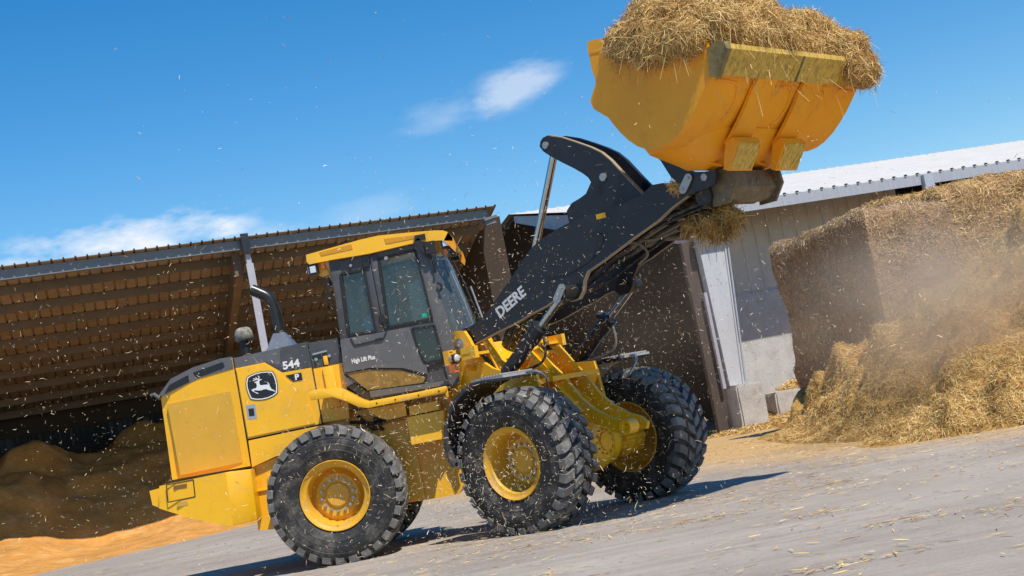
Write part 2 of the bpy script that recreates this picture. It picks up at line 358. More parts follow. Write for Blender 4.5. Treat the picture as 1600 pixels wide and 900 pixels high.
def sphere_grid(nu=36, nv=20):
    th = np.linspace(0, 2*np.pi, nu, endpoint=False); ph = np.linspace(-np.pi/2, np.pi/2, nv)
    PH, TH = np.meshgrid(ph, th, indexing='ij')
    V = np.stack([np.cos(PH)*np.cos(TH), np.cos(PH)*np.sin(TH), np.sin(PH)], -1).reshape(-1, 3)
    Fq = [[i*nu+j, i*nu+(j+1) % nu, (i+1)*nu+(j+1) % nu, (i+1)*nu+j] for i in range(nv-1) for j in range(nu)]
    return V, np.array(Fq)
def lumps(L, disp=.14, seed=3, scale=2.2):
    """union of displaced ellipsoids [(centre, radii)]"""
    VV = []; FF = []; k = 0; S, Q = sphere_grid()
    for i, (c, r) in enumerate(L):
        c, r = np.array(c, float), np.array(r, float); P = c+S*r
        P = P+S*(fbm(P, scale, 4, seed+i)[:, None])*disp+S*(fbm(P, 9, 2, seed+i+50)[:, None])*.035
        VV.append(P); FF.append(Q+k); k += len(P)
    return np.concatenate(VV), np.concatenate(FF)
def grid_mesh(fn, xs, ys):
    X, Y = np.meshgrid(xs, ys, indexing='ij'); V = fn(X, Y).reshape(-1, 3); a, b = len(xs), len(ys)
    i, j = np.meshgrid(np.arange(a-1), np.arange(b-1), indexing='ij'); k = (i*b+j).ravel()
    return V, np.stack([k, k+b, k+b+1, k+1], 1)

# ------------------------------------------------ ground
def ground_material():
    m = bpy.data.materials.new('weathered_concrete'); m.use_nodes = True; t = m.node_tree; b = t.nodes['Principled BSDF']
    g = N(t, 'ShaderNodeNewGeometry'); P = g.outputs['Position']
    def noise(sc, det=6, ro=.6, st=None, rot=0):
        n = N(t, 'ShaderNodeTexNoise'); n.inputs['Scale'].default_value = sc; n.inputs['Detail'].default_value = det; n.inputs['Roughness'].default_value = ro
        mp_ = N(t, 'ShaderNodeMapping'); mp_.inputs['Rotation'].default_value = (0, 0, rot); mp_.inputs['Scale'].default_value = st or (1, 1, 1)
        t.links.new(P, mp_.inputs[0]); t.links.new(mp_.outputs[0], n.inputs['Vector']); return n.outputs[0]
    def ramp(f, a, b_, lo=0., hi=1.):
        r = N(t, 'ShaderNodeMapRange'); t.links.new(f, r.inputs[0]); r.inputs[1].default_value = a; r.inputs[2].default_value = b_; r.inputs[3].default_value = lo; r.inputs[4].default_value = hi; return r.outputs[0]
    def mix(f, a, b_, bt='MIX'):
        x = N(t, 'ShaderNodeMix', data_type='RGBA', blend_type=bt)
        if isinstance(f, float): x.inputs[0].default_value = f
        else: t.links.new(f, x.inputs[0])
        for i, v in ((6, a), (7, b_)):
            if isinstance(v, tuple): x.inputs[i].default_value = (*v, 1)
            else: t.links.new(v, x.inputs[i])
        return x.outputs[2]
    c = mix(ramp(noise(.45, 8, .65), .36, .64), (.30, .25, .205), (.43, .372, .308))
    c = mix(ramp(noise(1.0, 7, .6, (.25, 3.2, 1), R_(-12)), .48, .70, 0, .5), c, (.24, .20, .18))       # tyre scuffs
    c = mix(ramp(noise(1.3, 7, .6, (.18, 4.2, 1), R_(-4)), .53, .70, 0, .38), c, (.50, .45, .40))
    c = mix(ramp(noise(7, 8, .75), .5, .75, 0, .35), c, (.20, .165, .15))
    c = mix(ramp(noise(22, 6, .8), .50, .70, 0, .40), c, (.20, .165, .14))
    c = mix(ramp(noise(60, 4, .7), .55, .70, 0, .6), c, (.60, .47, .30))     # fine chaff
    # straw litter and dust, thick in front of the heaps
    sep = N(t, 'ShaderNodeSeparateXYZ'); t.links.new(P, sep.inputs[0])
    dheap = math_(t, 'ADD', math_(t, 'MULTIPLY', sep.outputs[0], .78), math_(t, 'MULTIPLY', sep.outputs[1], .55))
    dd = math_(t, 'ADD', dheap, math_(t, 'MULTIPLY', math_(t, 'SUBTRACT', noise(1.1, 7, .7, (.5, 2, 1), R_(-10)), .5), 5.5))
    dist = N(t, 'ShaderNodeVectorMath', operation='DISTANCE'); t.links.new(P, dist.inputs[0]); dist.inputs[1].default_value = (8, 6, 0)
    c = mix(math_(t, 'MULTIPLY', ramp(dd, 4.0, 6.4, 0, .9), ramp(dist.outputs['Value'], 9, 15, 1, 0)), c, (.55, .345, .14))
    t.links.new(c, b.inputs['Base Color']); b.inputs['Roughness'].default_value = .9; b.inputs['Specular IOR Level'].default_value = .25
    bp = N(t, 'ShaderNodeBump'); bp.inputs['Strength'].default_value = .5; bp.inputs['Distance'].default_value = .01
    t.links.new(noise(45, 6, .7), bp.inputs['Height']); t.links.new(bp.outputs[0], b.inputs['Normal'])
    return m
bm = bm_new()
vsq = [bm.verts.new(p) for p in ((-1500, -1500, 0), (1500, -1500, 0), (1500, 1500, 0), (-1500, 1500, 0))]; bm.faces.new(vsq)
tag(obj('ground', bm, ground_material()), kind='structure')

# ------------------------------------------------ buildings
RUST = mat('rusty_brown_roof_underside', (.24, .195, .142), .85, var=.3, vscale=1.2, dirt=(.12, .08, .05), dirt_amt=.7, dirt_scale=2.4, stretch=(1, 1, 3))
PURL = mat('brown_purlin', (.15, .115, .080), .85, var=.2, vscale=2)
GUT = mat('galvanised_gutter', (.17, .185, .195), .5, metal=.2, var=.2, vscale=4, dirt=(.16, .12, .09), dirt_amt=.4)
LAV = mat('grey_lavender_steel', (.40, .39, .43), .5, var=.12, vscale=5, dirt=(.28, .24, .2), dirt_amt=.3, stretch=(1, 1, .4))
WSTEEL = mat('white_painted_steel', (.55, .555, .57), .5, var=.12, vscale=4, dirt=(.36, .31, .25), dirt_amt=.6, stretch=(1, 1, .3))
CONC = mat('concrete', (.50, .465, .43), .9, var=.15, vscale=3, dirt=(.25, .21, .18), dirt_amt=.5, dirt_scale=5, bump=.4, bscale=40)
CONCW = mat('concrete_wall', (.52, .51, .49), .9, var=.12, vscale=2.4, dirt=(.30, .27, .24), dirt_amt=.5, dirt_scale=5, bump=.4, bscale=30, stretch=(1, 1, .6))
SHEET = mat('beige_wall_sheeting', (.64, .575, .50), .7, var=.1, vscale=2, dirt=(.32, .26, .2), dirt_amt=.4)
ROOFW = mat('white_roof_sheeting', (.70, .655, .585), .55, var=.08, vscale=1.2, dirt=(.5, .46, .4), dirt_amt=.4, dirt_scale=1.5, stretch=(1, 1, 1))
UNDER = mat('shaded_roof_underside', (.10, .075, .055), .9, var=.2, vscale=1)  # shade beneath the white roof, put into the colour
DARKW = mat('shaded_interior_wall', (.055, .036, .022), .95, var=.3, vscale=.8)  # darkness of the interior put into the wall colour
TRANSL = bpy.data.materials.new('translucent_sheet'); TRANSL.use_nodes = True
_t = TRANSL.node_tree; _t.nodes.clear(); _o = N(_t, 'ShaderNodeOutputMaterial'); _a = N(_t, 'ShaderNodeBsdfTranslucent'); _b = N(_t, 'ShaderNodeBsdfDiffuse'); _m = N(_t, 'ShaderNodeMixShader')
_a.inputs[0].default_value = (.50, .56, .58, 1); _b.inputs[0].default_value = (.05, .045, .04, 1)
_g = N(_t, 'ShaderNodeNewGeometry'); _n = N(_t, 'ShaderNodeTexNoise'); _n.inputs['Scale'].default_value = 2.6; _n.inputs['Detail'].default_value = 6
_mp = N(_t, 'ShaderNodeMapping'); _mp.inputs['Scale'].default_value = (3, 3, .25); _t.links.new(_g.outputs['Position'], _mp.inputs[0]); _t.links.new(_mp.outputs[0], _n.inputs['Vector'])
_r = N(_t, 'ShaderNodeMapRange'); _t.links.new(_n.outputs[0], _r.inputs[0]); _r.inputs[1].default_value = .44; _r.inputs[2].default_value = .60; _r.inputs[3].default_value = 1.0; _r.inputs[4].default_value = .75
_t.links.new(_r.outputs[0], _m.inputs[0]); _t.links.new(_a.outputs[0], _m.inputs[1]); _t.links.new(_b.outputs[0], _m.inputs[2]); _t.links.new(_m.outputs[0], _o.inputs[0])

class Fr:   # plan frame: s along d, t along n (away from the yard), z up
    def __init__(s, o, d, n=None): s.o = Vector((*o, 0)); s.d = Vector((*d, 0)).normalized(); s.n = Vector((-s.d.y, s.d.x, 0)) if n is None else Vector((*n, 0)).normalized()
    def __call__(s, a, t, z): return s.o+s.d*a+s.n*t+Vector((0, 0, z))
def fbox(bm, F, s0, s1, t0, t1, z0, z1, mi=0):
    p = [bm.verts.new(F(a, b, c)) for a in (s0, s1) for b in (t0, t1) for c in (z0, z1)]
    for f in ((0, 1, 3, 2), (4, 6, 7, 5), (0, 4, 5, 1), (2, 3, 7, 6), (0, 2, 6, 4), (1, 5, 7, 3)): bm.faces.new([p[i] for i in f]).material_index = mi
def fquad(bm, pts, mi=0): bm.faces.new([bm.verts.new(p) for p in pts]).material_index = mi
def fpoly_s(bm, F, poly, s0, s1, mi=0):   # poly of (t,z), extruded along s
    a = [bm.verts.new(F(s0, t, z)) for t, z in poly]; b = [bm.verts.new(F(s1, t, z)) for t, z in poly]; n = len(poly)
    bm.faces.new(a).material_index = mi; bm.faces.new(b[::-1]).material_index = mi
    for i in range(n): bm.faces.new((a[i], b[i], b[(i+1) % n], a[(i+1) % n])).material_index = mi
def ribbed_sheet(bm, F, s0, s1, tz0, tz1, pitch=.25, h=.035, rib=.05, th=.012, mi=0):
    """corrugated roof sheet between (t,z) points tz0 and tz1, ribs every pitch along s"""
    ss = []; s = s0
    while s < s1-1e-6:
        ss += [(s, 0), (s+pitch-rib, 0), (s+pitch-rib*.75, h), (s+pitch-rib*.25, h)]; s += pitch
    ss.append((s, 0))
    for dz, fl in ((0, False), (-th, True)):
        a = [bm.verts.new(F(x, tz0[0], tz0[1]+k+dz)) for x, k in ss]; b = [bm.verts.new(F(x, tz1[0], tz1[1]+k+dz)) for x, k in ss]
        for i in range(len(ss)-1): bm.faces.new((a[i], a[i+1], b[i+1], b[i])).material_index = mi
        if not fl: A0, B0 = a, b
    for X, Y in ((A0, a), (B0, b)):
        for i in range(len(ss)-1): bm.faces.new((X[i], X[i+1], Y[i+1], Y[i])).material_index = mi

# --- open shed on the left
LS = Fr((-8.05, 12.67), (.88741, .46098), (-.30, 1.0)); SL0, SL1 = -9.0, 11.0
shed = empty('open_shed', LS(0, 0, 0)); tag(shed, 'long open-fronted farm shed with brown ribbed roof seen from below, behind the loader', 'shed')
def rz(t): return 5.8-.235*t
bm = bm_new(); ribbed_sheet(bm, LS, SL0, SL1, (-.20, rz(-.20)+.19), (10, rz(10)+.19), .24, .035, .05)
obj('roof', bm, RUST, shed)
rf = bm_new(); fbox(rf, LS, SL0, SL1-.05, -.06, .02, 5.8, 5.985); fbox(rf, LS, SL0, SL1-.05, -.06, .10, 5.78, 5.80)
obj('gutter_beam', rf, GUT, shed, bevel=.008)
for k in range(9):
    b2 = bm_new(); t = .85+k*1.08
    fpoly_s(b2, LS, [(t-.03, rz(t)-.01), (t+.04, rz(t)-.01), (t+.04, rz(t)+.165), (t-.03, rz(t)+.175)], SL0, SL1-.1); obj('purlin', b2, PURL, shed)
for s in (5.12, -3.4):
    b2 = bm_new(); fbox(b2, LS, s-.055, s+.055, -.12, .14, 0, 5.70); fbox(b2, LS, s-.08, s+.08, -.15, -.12, 0, 5.45); obj('post', b2, LAV, shed, bevel=.006)
    b2 = bm_new(); fbox(b2, LS, s-.10, s+.07, -.20, -.08, 5.66, 6.10); obj('post_cap', b2, BOOM, shed, bevel=.01)
    b2 = bm_new(); fpoly_s(b2, LS, [(.2, rz(.2)-.50), (10, rz(10)-.14), (10, rz(10)+.01), (.2, rz(.2)+.01)], s-.32, s-.14); obj('rafter', b2, PURL, shed)
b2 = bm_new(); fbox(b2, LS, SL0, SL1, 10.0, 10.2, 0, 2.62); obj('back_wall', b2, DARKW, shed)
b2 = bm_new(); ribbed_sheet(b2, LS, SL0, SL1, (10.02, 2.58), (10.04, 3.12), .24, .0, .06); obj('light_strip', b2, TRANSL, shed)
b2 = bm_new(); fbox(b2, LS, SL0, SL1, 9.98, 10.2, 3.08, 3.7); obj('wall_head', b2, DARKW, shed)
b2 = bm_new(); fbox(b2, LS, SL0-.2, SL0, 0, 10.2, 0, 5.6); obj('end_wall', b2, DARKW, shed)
b2 = bm_new(); fbox(b2, LS, SL1+.02, SL1+.62, 1.2, 13, 0, 5.98); obj('end_wall', b2, DARKW, shed)  # block added to close the sky gap; dark colour stands for murky interior
# flood lamp at the end of the gutter
b2 = bm_new(); bar(b2, LS(10.75, -.28, 5.62), LS(11.0, -.30, 5.66), .22, .10); bar(b2, LS(10.7, -.30, 5.70), LS(11.03, -.30, 5.76), .30, .06)
fl = obj('flood_lamp', b2, GUT, None, bevel=.02); tag(fl, 'grey flood lamp fixed under the right end of the brown shed gutter', 'flood lamp')

# --- barn on the right
RB = Fr((6.10, 13.9), (.93195, .36258)); EZ, RZ, RT = 4.56, 6.50, 10.4
barn = empty('white_roofed_barn', RB(0, 0, 0)); tag(barn, 'large barn with white ribbed roof and white corner column, behind the straw', 'barn')
b2 = bm_new(); ribbed_sheet(b2, RB, -.25, 42, (-.45, EZ+.05), (RT, RZ+.05), .30, .010, .07); obj('roof', b2, ROOFW, barn)
b2 = bm_new(); ribbed_sheet(b2, RB, -.25, 42, (RT, RZ+.05), (2*RT, EZ), .30, .03, .07); obj('rear_roof', b2, ROOFW, barn)
b2 = bm_new(); fpoly_s(b2, RB, [(-.3, EZ-.02), (RT, RZ-.04), (2*RT, EZ-.04), (2*RT, EZ-.10), (RT, RZ-.10), (-.3, EZ-.08)], -.1, 42); obj('roof_shade_sheet', b2, UNDER, barn)  # dark sheet under the white roof; the shade is in its colour
b2 = bm_new(); ribbed_sheet(b2, RB, -.25, 42, (-.50, EZ-.18), (-.49, EZ+.035), .15, .0, .05); fbox(b2, RB, -.25, 42, -.485, -.30, EZ-.14, EZ-.12); obj('eave_fascia', b2, mat('pale_eave_metal', (.38, .385, .405), .45, var=.12, vscale=6, stretch=(4, 4, .4)), barn)
b2 = bm_new(); s = -.1
while s < 20:
    fbox(b2, RB, s, s+.05, -.52, -.47, EZ+.045, EZ+.075); s += .30
obj('roof_clip', b2, BLK, barn, split=True)
b2 = bm_new(); fpoly_s(b2, RB, [(-.1, 4.05), (.9, 4.05), (6.3, 5.25), (RT, 6.30), (RT, RZ-.02), (-.1, EZ-.02)], -.12, .02); obj('gable_rafter', b2, mat('pale_steel_rafter', (.46, .46, .50), .5, var=.15, vscale=3, dirt=(.3, .25, .2), dirt_amt=.4), barn)
# corner column
cb = bm_new()
for (sa, sb, z) in ((0, 0, 0),): pass
def colpoly(s_a0, s_b0, s_a1, s_b1, t0, t1, z0, z1, bmx):
    p = [RB(s_a0, t0, z0), RB(s_b0, t0, z0), RB(s_b0, t1, z0), RB(s_a0, t1, z0), RB(s_a1, t0, z1), RB(s_b1, t0, z1), RB(s_b1, t1, z1), RB(s_a1, t1, z1)]
    v = [bmx.verts.new(q) for q in p]
    for f in ((0, 3, 2, 1), (4, 5, 6, 7), (0, 1, 5, 4), (1, 2, 6, 5), (2, 3, 7, 6), (3, 0, 4, 7)): bmx.faces.new([v[i] for i in f])
colpoly(-.19, .10, -.25, .34, -.08, .14, .93, 4.05, cb); colpoly(.10, .13, .34, .37, -.11, .18, .93, 4.05, cb); fbox(cb, RB, -.34, .44, -.16, .20, 4.03, 4.10); fbox(cb, RB, -.30, .40, -.14, .20, 3.86, 3.89)
obj('column', cb, WSTEEL, barn, bevel=.004)
cb = bm_new(); tube(cb, [RB(.42, -.10, 4.0), RB(.17, -.10, .98)], .022, 10); obj('downpipe', cb, mat('grey_downpipe', (.42, .45, .50), .4, var=.1, vscale=5), barn, smooth=True, auto=40)
cb = bm_new(); fbox(cb, RB, -.54, -.29, .10, .22, 0, 4.0); obj('side_post', cb, mat('brown_timber_post', (.075, .055, .045), .9, var=.3, vscale=5, stretch=(3, 3, .4)), barn, bevel=.01)
cb = bm_new(); fbox(cb, RB, -.33, -.26, -.05, .03, .9, 2.9); obj('side_rail', cb, LAV, barn, bevel=.004)
WB = 1.06
cb = bm_new(); fbox(cb, RB, .62, 12.0, WB, WB+.25, 0, 2.78); obj('concrete_wall', cb, CONCW, barn)
cb = bm_new(); fbox(cb, RB, .55, 5.5, WB+.04, WB+.12, 2.78, 4.7)
for k in range(14): fbox(cb, RB, .7+k*.35, .735+k*.35, WB+.015, WB+.05, 2.78, 4.7)
obj('wall_sheeting', cb, SHEET, barn)
cb = bm_new(); fbox(cb, RB, 5.10, 5.34, -.60, -.46, 0, 4.57); obj('front_post', cb, mat('pale_front_post', (.44, .47, .52), .5, var=.1, vscale=4), barn, bevel=.01)
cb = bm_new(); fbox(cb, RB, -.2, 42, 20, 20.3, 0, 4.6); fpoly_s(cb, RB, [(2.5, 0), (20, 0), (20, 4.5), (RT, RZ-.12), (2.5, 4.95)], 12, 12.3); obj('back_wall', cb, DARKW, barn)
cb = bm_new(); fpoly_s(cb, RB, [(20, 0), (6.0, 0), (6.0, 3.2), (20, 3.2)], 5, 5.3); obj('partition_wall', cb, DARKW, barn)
# concrete blocks
def block(name, F, s0, s1, t0, t1, z0, z1, label, seed):
    b_ = bm_new(); fbox(b_, F, s0, s1, t0, t1, z0, z1)
    bmesh.ops.bevel(b_, geom=b_.edges[:], offset=.035, segments=2, affect='EDGES')
    bmesh.ops.subdivide_edges(b_, edges=b_.edges[:], cuts=4, use_grid_fill=True)
    co = np.array([v.co[:] for v in b_.verts]); d_ = fbm(co, 5, 4, seed)*.012
    for v, q in zip(b_.verts, d_): v.co.x += q; v.co.y += q; v.co.z += q*.6
    o = obj(name, b_, CONC, None, smooth=True, auto=40); tag(o, label, 'concrete block', 'concrete blocks by the barn column'); return o
block('concrete_block', RB, -.20, .42, -.34, .42, 0, .92, 'tall pale concrete block under the foot of the white barn column', 4)
block('concrete_block', RB, .86, 1.70, .05, .65, .10, .62, 'low pale concrete block lying half hidden behind the tall straw stack', 9)

# ------------------------------------------------ grain heap in the shed
GRAIN = mat('orange_grain', (.55, .25, .050), .95, var=.30, vscale=1.6, dirt=(.72, .42, .16), dirt_amt=.7, dirt_scale=2.6, bump=1.0, bscale=14)
def grain_fn(X, Y):
    # X = s along the shed front, Y = t into the shed
    edge = -3.0+.8*np.sin(X*.55+1.0)+.3*np.sin(X*1.7)
    edge = np.where(X > 1.0, edge+(X-1.0)*.80, edge)
    hb = np.interp(X, [-9, -3, -1.6, -.9, -.3, .35, 1.0, 1.8, 3.2, 5, 7, 9.5], [.5, .42, .45, .62, .52, .20, .06, .12, .33, .40, .30, .2])
    f = np.clip((Y-edge)/np.maximum(3.2-edge, .3), 0, 1)
    h = hb*np.clip((f-.15)/.85, 0, 1)**1.5+.05*np.clip(f*6, 0, 1)
    rise = np.clip(Y-3.2, 0, 9); top = np.interp(X, [-9, -2, 0, 3, 6, 9.5], [1.5, 1.6, 2.0, 2.1, 1.8, 1.4])
    h = h+top*(1-np.exp(-rise*.42))
    P = np.stack([X, Y, 0*X], -1)
    inn = np.clip((Y-3.4)/2, 0, 1)
    h = h+(fbm(P, .7, 5, 5)*.10+np.abs(fbm(P, .45, 4, 9))*.5)*inn
    h = h+(fbm(P, 2.2, 5, 15)*.04+np.abs(fbm(P, 1.4, 4, 16))*.16*inn)*np.clip(f*6, 0, 1)
    h = np.where(Y <= edge, -.04, h)
    O = np.array(LS.o); D = np.array(LS.d); Nn = np.array(LS.n)
    return O+X[..., None]*D+Y[..., None]*Nn+np.stack([0*X, 0*X, h], -1)
V, Fq = grid_mesh(grain_fn, np.linspace(-8.8, 9.5, 150), np.linspace(-5, 9.9, 120))
tag(np_mesh('grain_heap', V, Fq, GRAIN, None, smooth=True), 'orange heap of loose feed spilling out of the brown shed at lower left', 'feed heap')

# ------------------------------------------------ straw stacks and heaps
def stack_mesh(F, s1, t1, h, seed, tilt=0.0, amp=.07):
    """upright straw block with soft edges as one grid wrapped round: front, left, right, top"""
    prof = []  # cross-section is a rounded box: sample a grid on unit cube sides
    VV = []; FF = []; k = 0
    def add(fn, a, b):
        nonlocal k
        V_, F_ = grid_mesh(fn, np.linspace(0, 1, a), np.linspace(0, 1, b)); VV.append(V_); FF.append(F_+k); k += len(V_)
    def pt(a, t, z):
        z = np.where(z > h-.001, z, z)
        # round the top edges
        e = .22; zz = np.clip((z-(h-e))/e, 0, 1); ins = e*(1-np.sqrt(np.clip(1-zz**2, 0, 1)))*.9
        a_ = np.clip(a, 0+ins*.8, s1-ins*.8); t_ = np.clip(t, 0+ins, t1)
        O = np.array(F.o); D = np.array(F.d); Nn = np.array(F.n)
        P = O+a_[..., None]*D+t_[..., None]*Nn+np.stack([0*z, 0*z, z*(1-tilt*t/ max(t1, .1))], -1)
        n1 = fbm(P, 1.1, 4, seed)*amp; n2 = fbm(P, 5, 3, seed+5)*.03
        c = O+D*s1/2+Nn*t1/2+np.array([0, 0, h/2]); dr = P-c; dr /= np.linalg.norm(dr, axis=-1, keepdims=True)
        return P+dr*(n1+n2)[..., None]
    nx, nt_, nz_ = int(s1*9)+4, int(t1*9)+4, int(h*9)+4
    add(lambda a, b: pt(a*s1, 0*a, b*h), nx, nz_)
    add(lambda a, b: pt(0*a, t1*(1-a), b*h), nt_, nz_)
    add(lambda a, b: pt(0*a+s1, t1*a, b*h), nt_, nz_)
    add(lambda a, b: pt(a*s1, b*t1, 0*a+h), nx, nt_)
    return np.concatenate(VV), np.concatenate(FF)
SA_ = Fr((7.69, 6.4), (.93195, .36258))
V, Fq = stack_mesh(SA_, 1.65, 3.0, 3.30, 21, tilt=.02, amp=.11)
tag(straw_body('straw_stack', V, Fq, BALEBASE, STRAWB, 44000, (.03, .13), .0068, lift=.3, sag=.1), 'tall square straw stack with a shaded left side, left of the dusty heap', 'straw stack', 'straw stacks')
o_ = SA_(1.78, .45, 0); SB_ = Fr((o_.x, o_.y), (.93195, .36258))
V, Fq = stack_mesh(SB_, 8.0, 3.0, 3.50, 33, tilt=-.06, amp=.20)
tag(straw_body('straw_stack', V, Fq, BALEBASE, STRAW, 60000, (.04, .18), .0078, lift=.5, sag=.3, wfun=lambda p, n: (p[:, 2] > 1.3)*1.0), 'wide ragged straw stack reaching the right edge under the barn eave', 'straw stack', 'straw stacks')

cx = np.array([5.65, 6.05, 6.5, 7.0, 7.7, 8.4, 9.1, 9.9, 11.5, 14.0]); cz = np.array([0, .10, .60, 1.00, 1.32, 1.70, 2.15, 2.65, 3.2, 3.4])
bx = np.array([5.3, 5.7, 6.0, 6.2, 6.5, 7.0, 7.6, 8.6, 10, 14]); by = np.array([5.6, 4.9, 3.6, 2.6, 1.9, 1.2, .6, -.2, -1.6, -3])
def heap_fn(X, Y):
    zc = np.interp(X, cx, cz); yb = np.interp(X, bx, by); q = np.clip((Y-yb)/(6.0-yb), 0, 1)
    h = zc*(q**.75); back = np.clip((Y-6.2)/3.0, 0, 1); h = h*(1-.25*back)
    P = np.stack([X, Y, h], -1); on = np.clip(h*3, 0, 1)
    h = h+on*(np.abs(fbm(P, .9, 4, 61))*.50-.12+fbm(P, 3.1, 3, 77)*.07)
    # hollow where the loader has dug
    h = h-on*.45*np.exp(-((X-9.1)**2/.5+(Y-5.2)**2/.8))
    return np.stack([X+on*fbm(P, 1.7, 3, 80)*.1, Y+on*fbm(P, 1.7, 3, 90)*.1, np.where(h < .004, -.04, h)], -1)
V, Fq = grid_mesh(heap_fn, np.linspace(5.3, 13.5, 130), np.linspace(-3.2, 9, 150))
tag(straw_body('straw_heap', V, Fq, STRAWBASE, STRAW, 150000, (.035, .15), .0058, lift=.6, sag=.3, wfun=lambda p, n: (p[:, 2] > .02)*(p[:, 1] < 8)*(p[:, 0] < 11.5)*1.0), 'dusty main slope of loose straw slumped against the two stacks', 'straw heap', 'straw heaps')
def near_fn(X, Y):
    # low ridge of tangled straw in front of the main slope
    ridge = .95*np.clip((X-6.1)/3.4, 0, 1)**.9+.03; y0 = 1.35-.25*(X-6.3); wd = .75+.28*(X-6.2)
    h = ridge*np.clip(1-((Y-y0)/wd)**2, 0, 1)**.8*np.clip((X-5.9)/.5, 0, 1)
    P = np.stack([X, Y, h], -1); on = np.clip(h*5, 0, 1)
    h = h+on*(np.abs(fbm(P, 2.0, 4, 161))*.32-.06+fbm(P, 5, 3, 177)*.05)
    return np.stack([X+on*fbm(P, 3, 3, 180)*.08, Y+on*fbm(P, 3, 3, 190)*.08, np.where(h < .004, -.05, h)], -1)
V, Fq = grid_mesh(near_fn, np.linspace(5.8, 11, 110), np.linspace(-2.6, 3.6, 120))
tag(straw_body('straw_heap', V, Fq, STRAWBASE, STRAW, 52000, (.04, .17), .0058, lift=.7, sag=.3, wfun=lambda p, n: (p[:, 2] > .015)*(p[:, 0] < 9.6)*1.0), 'low golden ridge of tangled straw nearest the camera at the right edge', 'straw heap', 'straw heaps')
V, Fq = grid_mesh(lambda X, Y: np.stack([X, Y, np.maximum(-.02, .85*np.exp(-((X-7.5)**2/1.0+(Y-15.2)**2/.6))+.13*np.exp(-((X-6.7)**2/1.2+(Y-13.0)**2/1.2))-.04+fbm(np.stack([X, Y, 0*X], -1), 2, 3, 4)*.05)], -1), np.linspace(4.5, 9.5, 50), np.linspace(11, 15.9, 50))
tag(straw_body('straw_heap', V, Fq, STRAWBASE, STRAW, 9000, (.06, .2), .014, lift=.4, sag=.2, wfun=lambda p, n: (p[:, 2] > .01)*1.0), 'small drift of straw between the two concrete blocks and the barn wall', 'straw heap', 'straw heaps')
# loose straw littering the yard
n = 15000; X = 4.4+RNG.gamma(2.0, 2.2, n); Y = RNG.uniform(-9, 9, n)
dens = .78*X+.55*Y+RNG.normal(size=n)*1.2; keep = (RNG.random(n) < np.clip((dens-2.5)/4.5, .02, 1)) & (X < 11)
P1 = np.stack([X, Y, 0*X+.006], 1)[keep]
n = 5200; P2 = np.stack([RNG.uniform(-6, 10, n), RNG.uniform(-9, 8, n), np.full(n, .006)], 1)
cl = [(5.0, -9.3), (5.9, -9.0), (3.9, -8.4), (6.3, -8.6), (4.6, -6.9), (5.3, -7.2), (6.6, -4.6), (4.7, -2.9), (6.1, -6.4), (3.4, -4.1), (7.6, -3.2), (4.2, -5.4), (5.6, -1.2), (2.0, -6.0), (6.9, -7.9)]
P3 = np.concatenate([np.stack([x+RNG.normal(size=60)*.24, y+RNG.normal(size=60)*.10, np.full(60, .008)], 1) for x, y in cl])
n = 900; P4 = np.stack([RNG.uniform(1.0, 5.0, n), RNG.uniform(-4.2, -1, n), np.full(n, .006)], 1)
PP = np.concatenate([P1, P2, P3, P4]); SV, SF = strands(PP, np.tile([0., 0, 1.], (len(PP), 1)), (.02, .14), .009, .05, 0, bend=.12); SV[:, 2] = np.abs(SV[:, 2])*.5+.004
tag(np_mesh('straw_litter', SV, SF, STRAW), 'loose straw stalks scattered thinly over the concrete yard', 'straw litter', kind='stuff')
# ------------------------------------------------ wheel loader
L = empty('wheel_loader'); tag(L, 'yellow and charcoal wheel loader with its boom raised, front frame turned toward the camera', 'wheel loader')
def sec(name): return empty(name)
# wheels -----------------------------------------------------------
RT_, WC = .745, .715
def tyre_meshes():
    b = bm_new()
    half = [(.215, .372), (.235, .385), (.250, .42), (.262, .47), (.265, .475), (.262, .482), (.268, .53), (.270, .535), (.267, .542), (.270, .575), (.262, .60), (.266, .605), (.258, .635), (.245, .668), (.20, .690), (.10, .702)]
    prof = half+[(-y, r) for y, r in half[::-1]]
    lathe_y(b, prof, 96, closed=False)
    lathe_y(b, [(.215, .372), (.18, .36), (-.18, .36), (-.215, .372)], 96)
    carc = b
    g = bm_new(); NL = 30; pitch = 2*math.pi/NL
    def crown(y): return RT_-.030*(abs(y)/.26)**2.2
    def under(y): return .70-.03*(abs(y)/.26)**2
    def lug(th0, stations, wid):
        # stations: (y, circumferential offset in m, width scale)
        rows = []
        for y, off, ws in stations:
            ro, ri = crown(y), under(y); w2 = wid*ws/2; row = []
            for dw, r in ((-w2, ri), (-w2*.86, ro), (w2*.86, ro), (w2, ri)):
                th = th0+(off+dw)/RT_; row.append(g.verts.new((r*math.cos(th), y, r*math.sin(th))))
            rows.append(row)
        for a, c in zip(rows, rows[1:]):
            for k in range(3): g.faces.new((a[k], a[k+1], c[k+1], c[k]))
        g.faces.new(rows[0]); g.faces.new(rows[-1][::-1]); return rows
    for s in (1, -1):
        for k in range(NL):
            th0 = k*pitch+(pitch/2 if s < 0 else 0); j = .9+.1*((k*7) % 3)
            lug(th0, [(s*.008, .145, .9), (s*.06, .120, 1.0), (s*.116, .078, .95)], .108)
            rows = lug(th0, [(s*.146, .052, .9), (s*.19, .025, 1.0), (s*.235, .005, 1.0), (s*.262, 0, .98)], .108*(.97+.03*j))
            # shoulder wrapping down the sidewall
            e = rows[-1]; q = []
            for dw, y in ((-.052, s*.262), (-.044, s*.276), (.044, s*.276), (.052, s*.262)):
                th = th0+dw/RT_; q.append(g.verts.new((.648*math.cos(th), y, .648*math.sin(th))))
            for i in range(3): g.faces.new((e[i], e[i+1], q[i+1], q[i]))
            g.faces.new(q)
    return carc, g
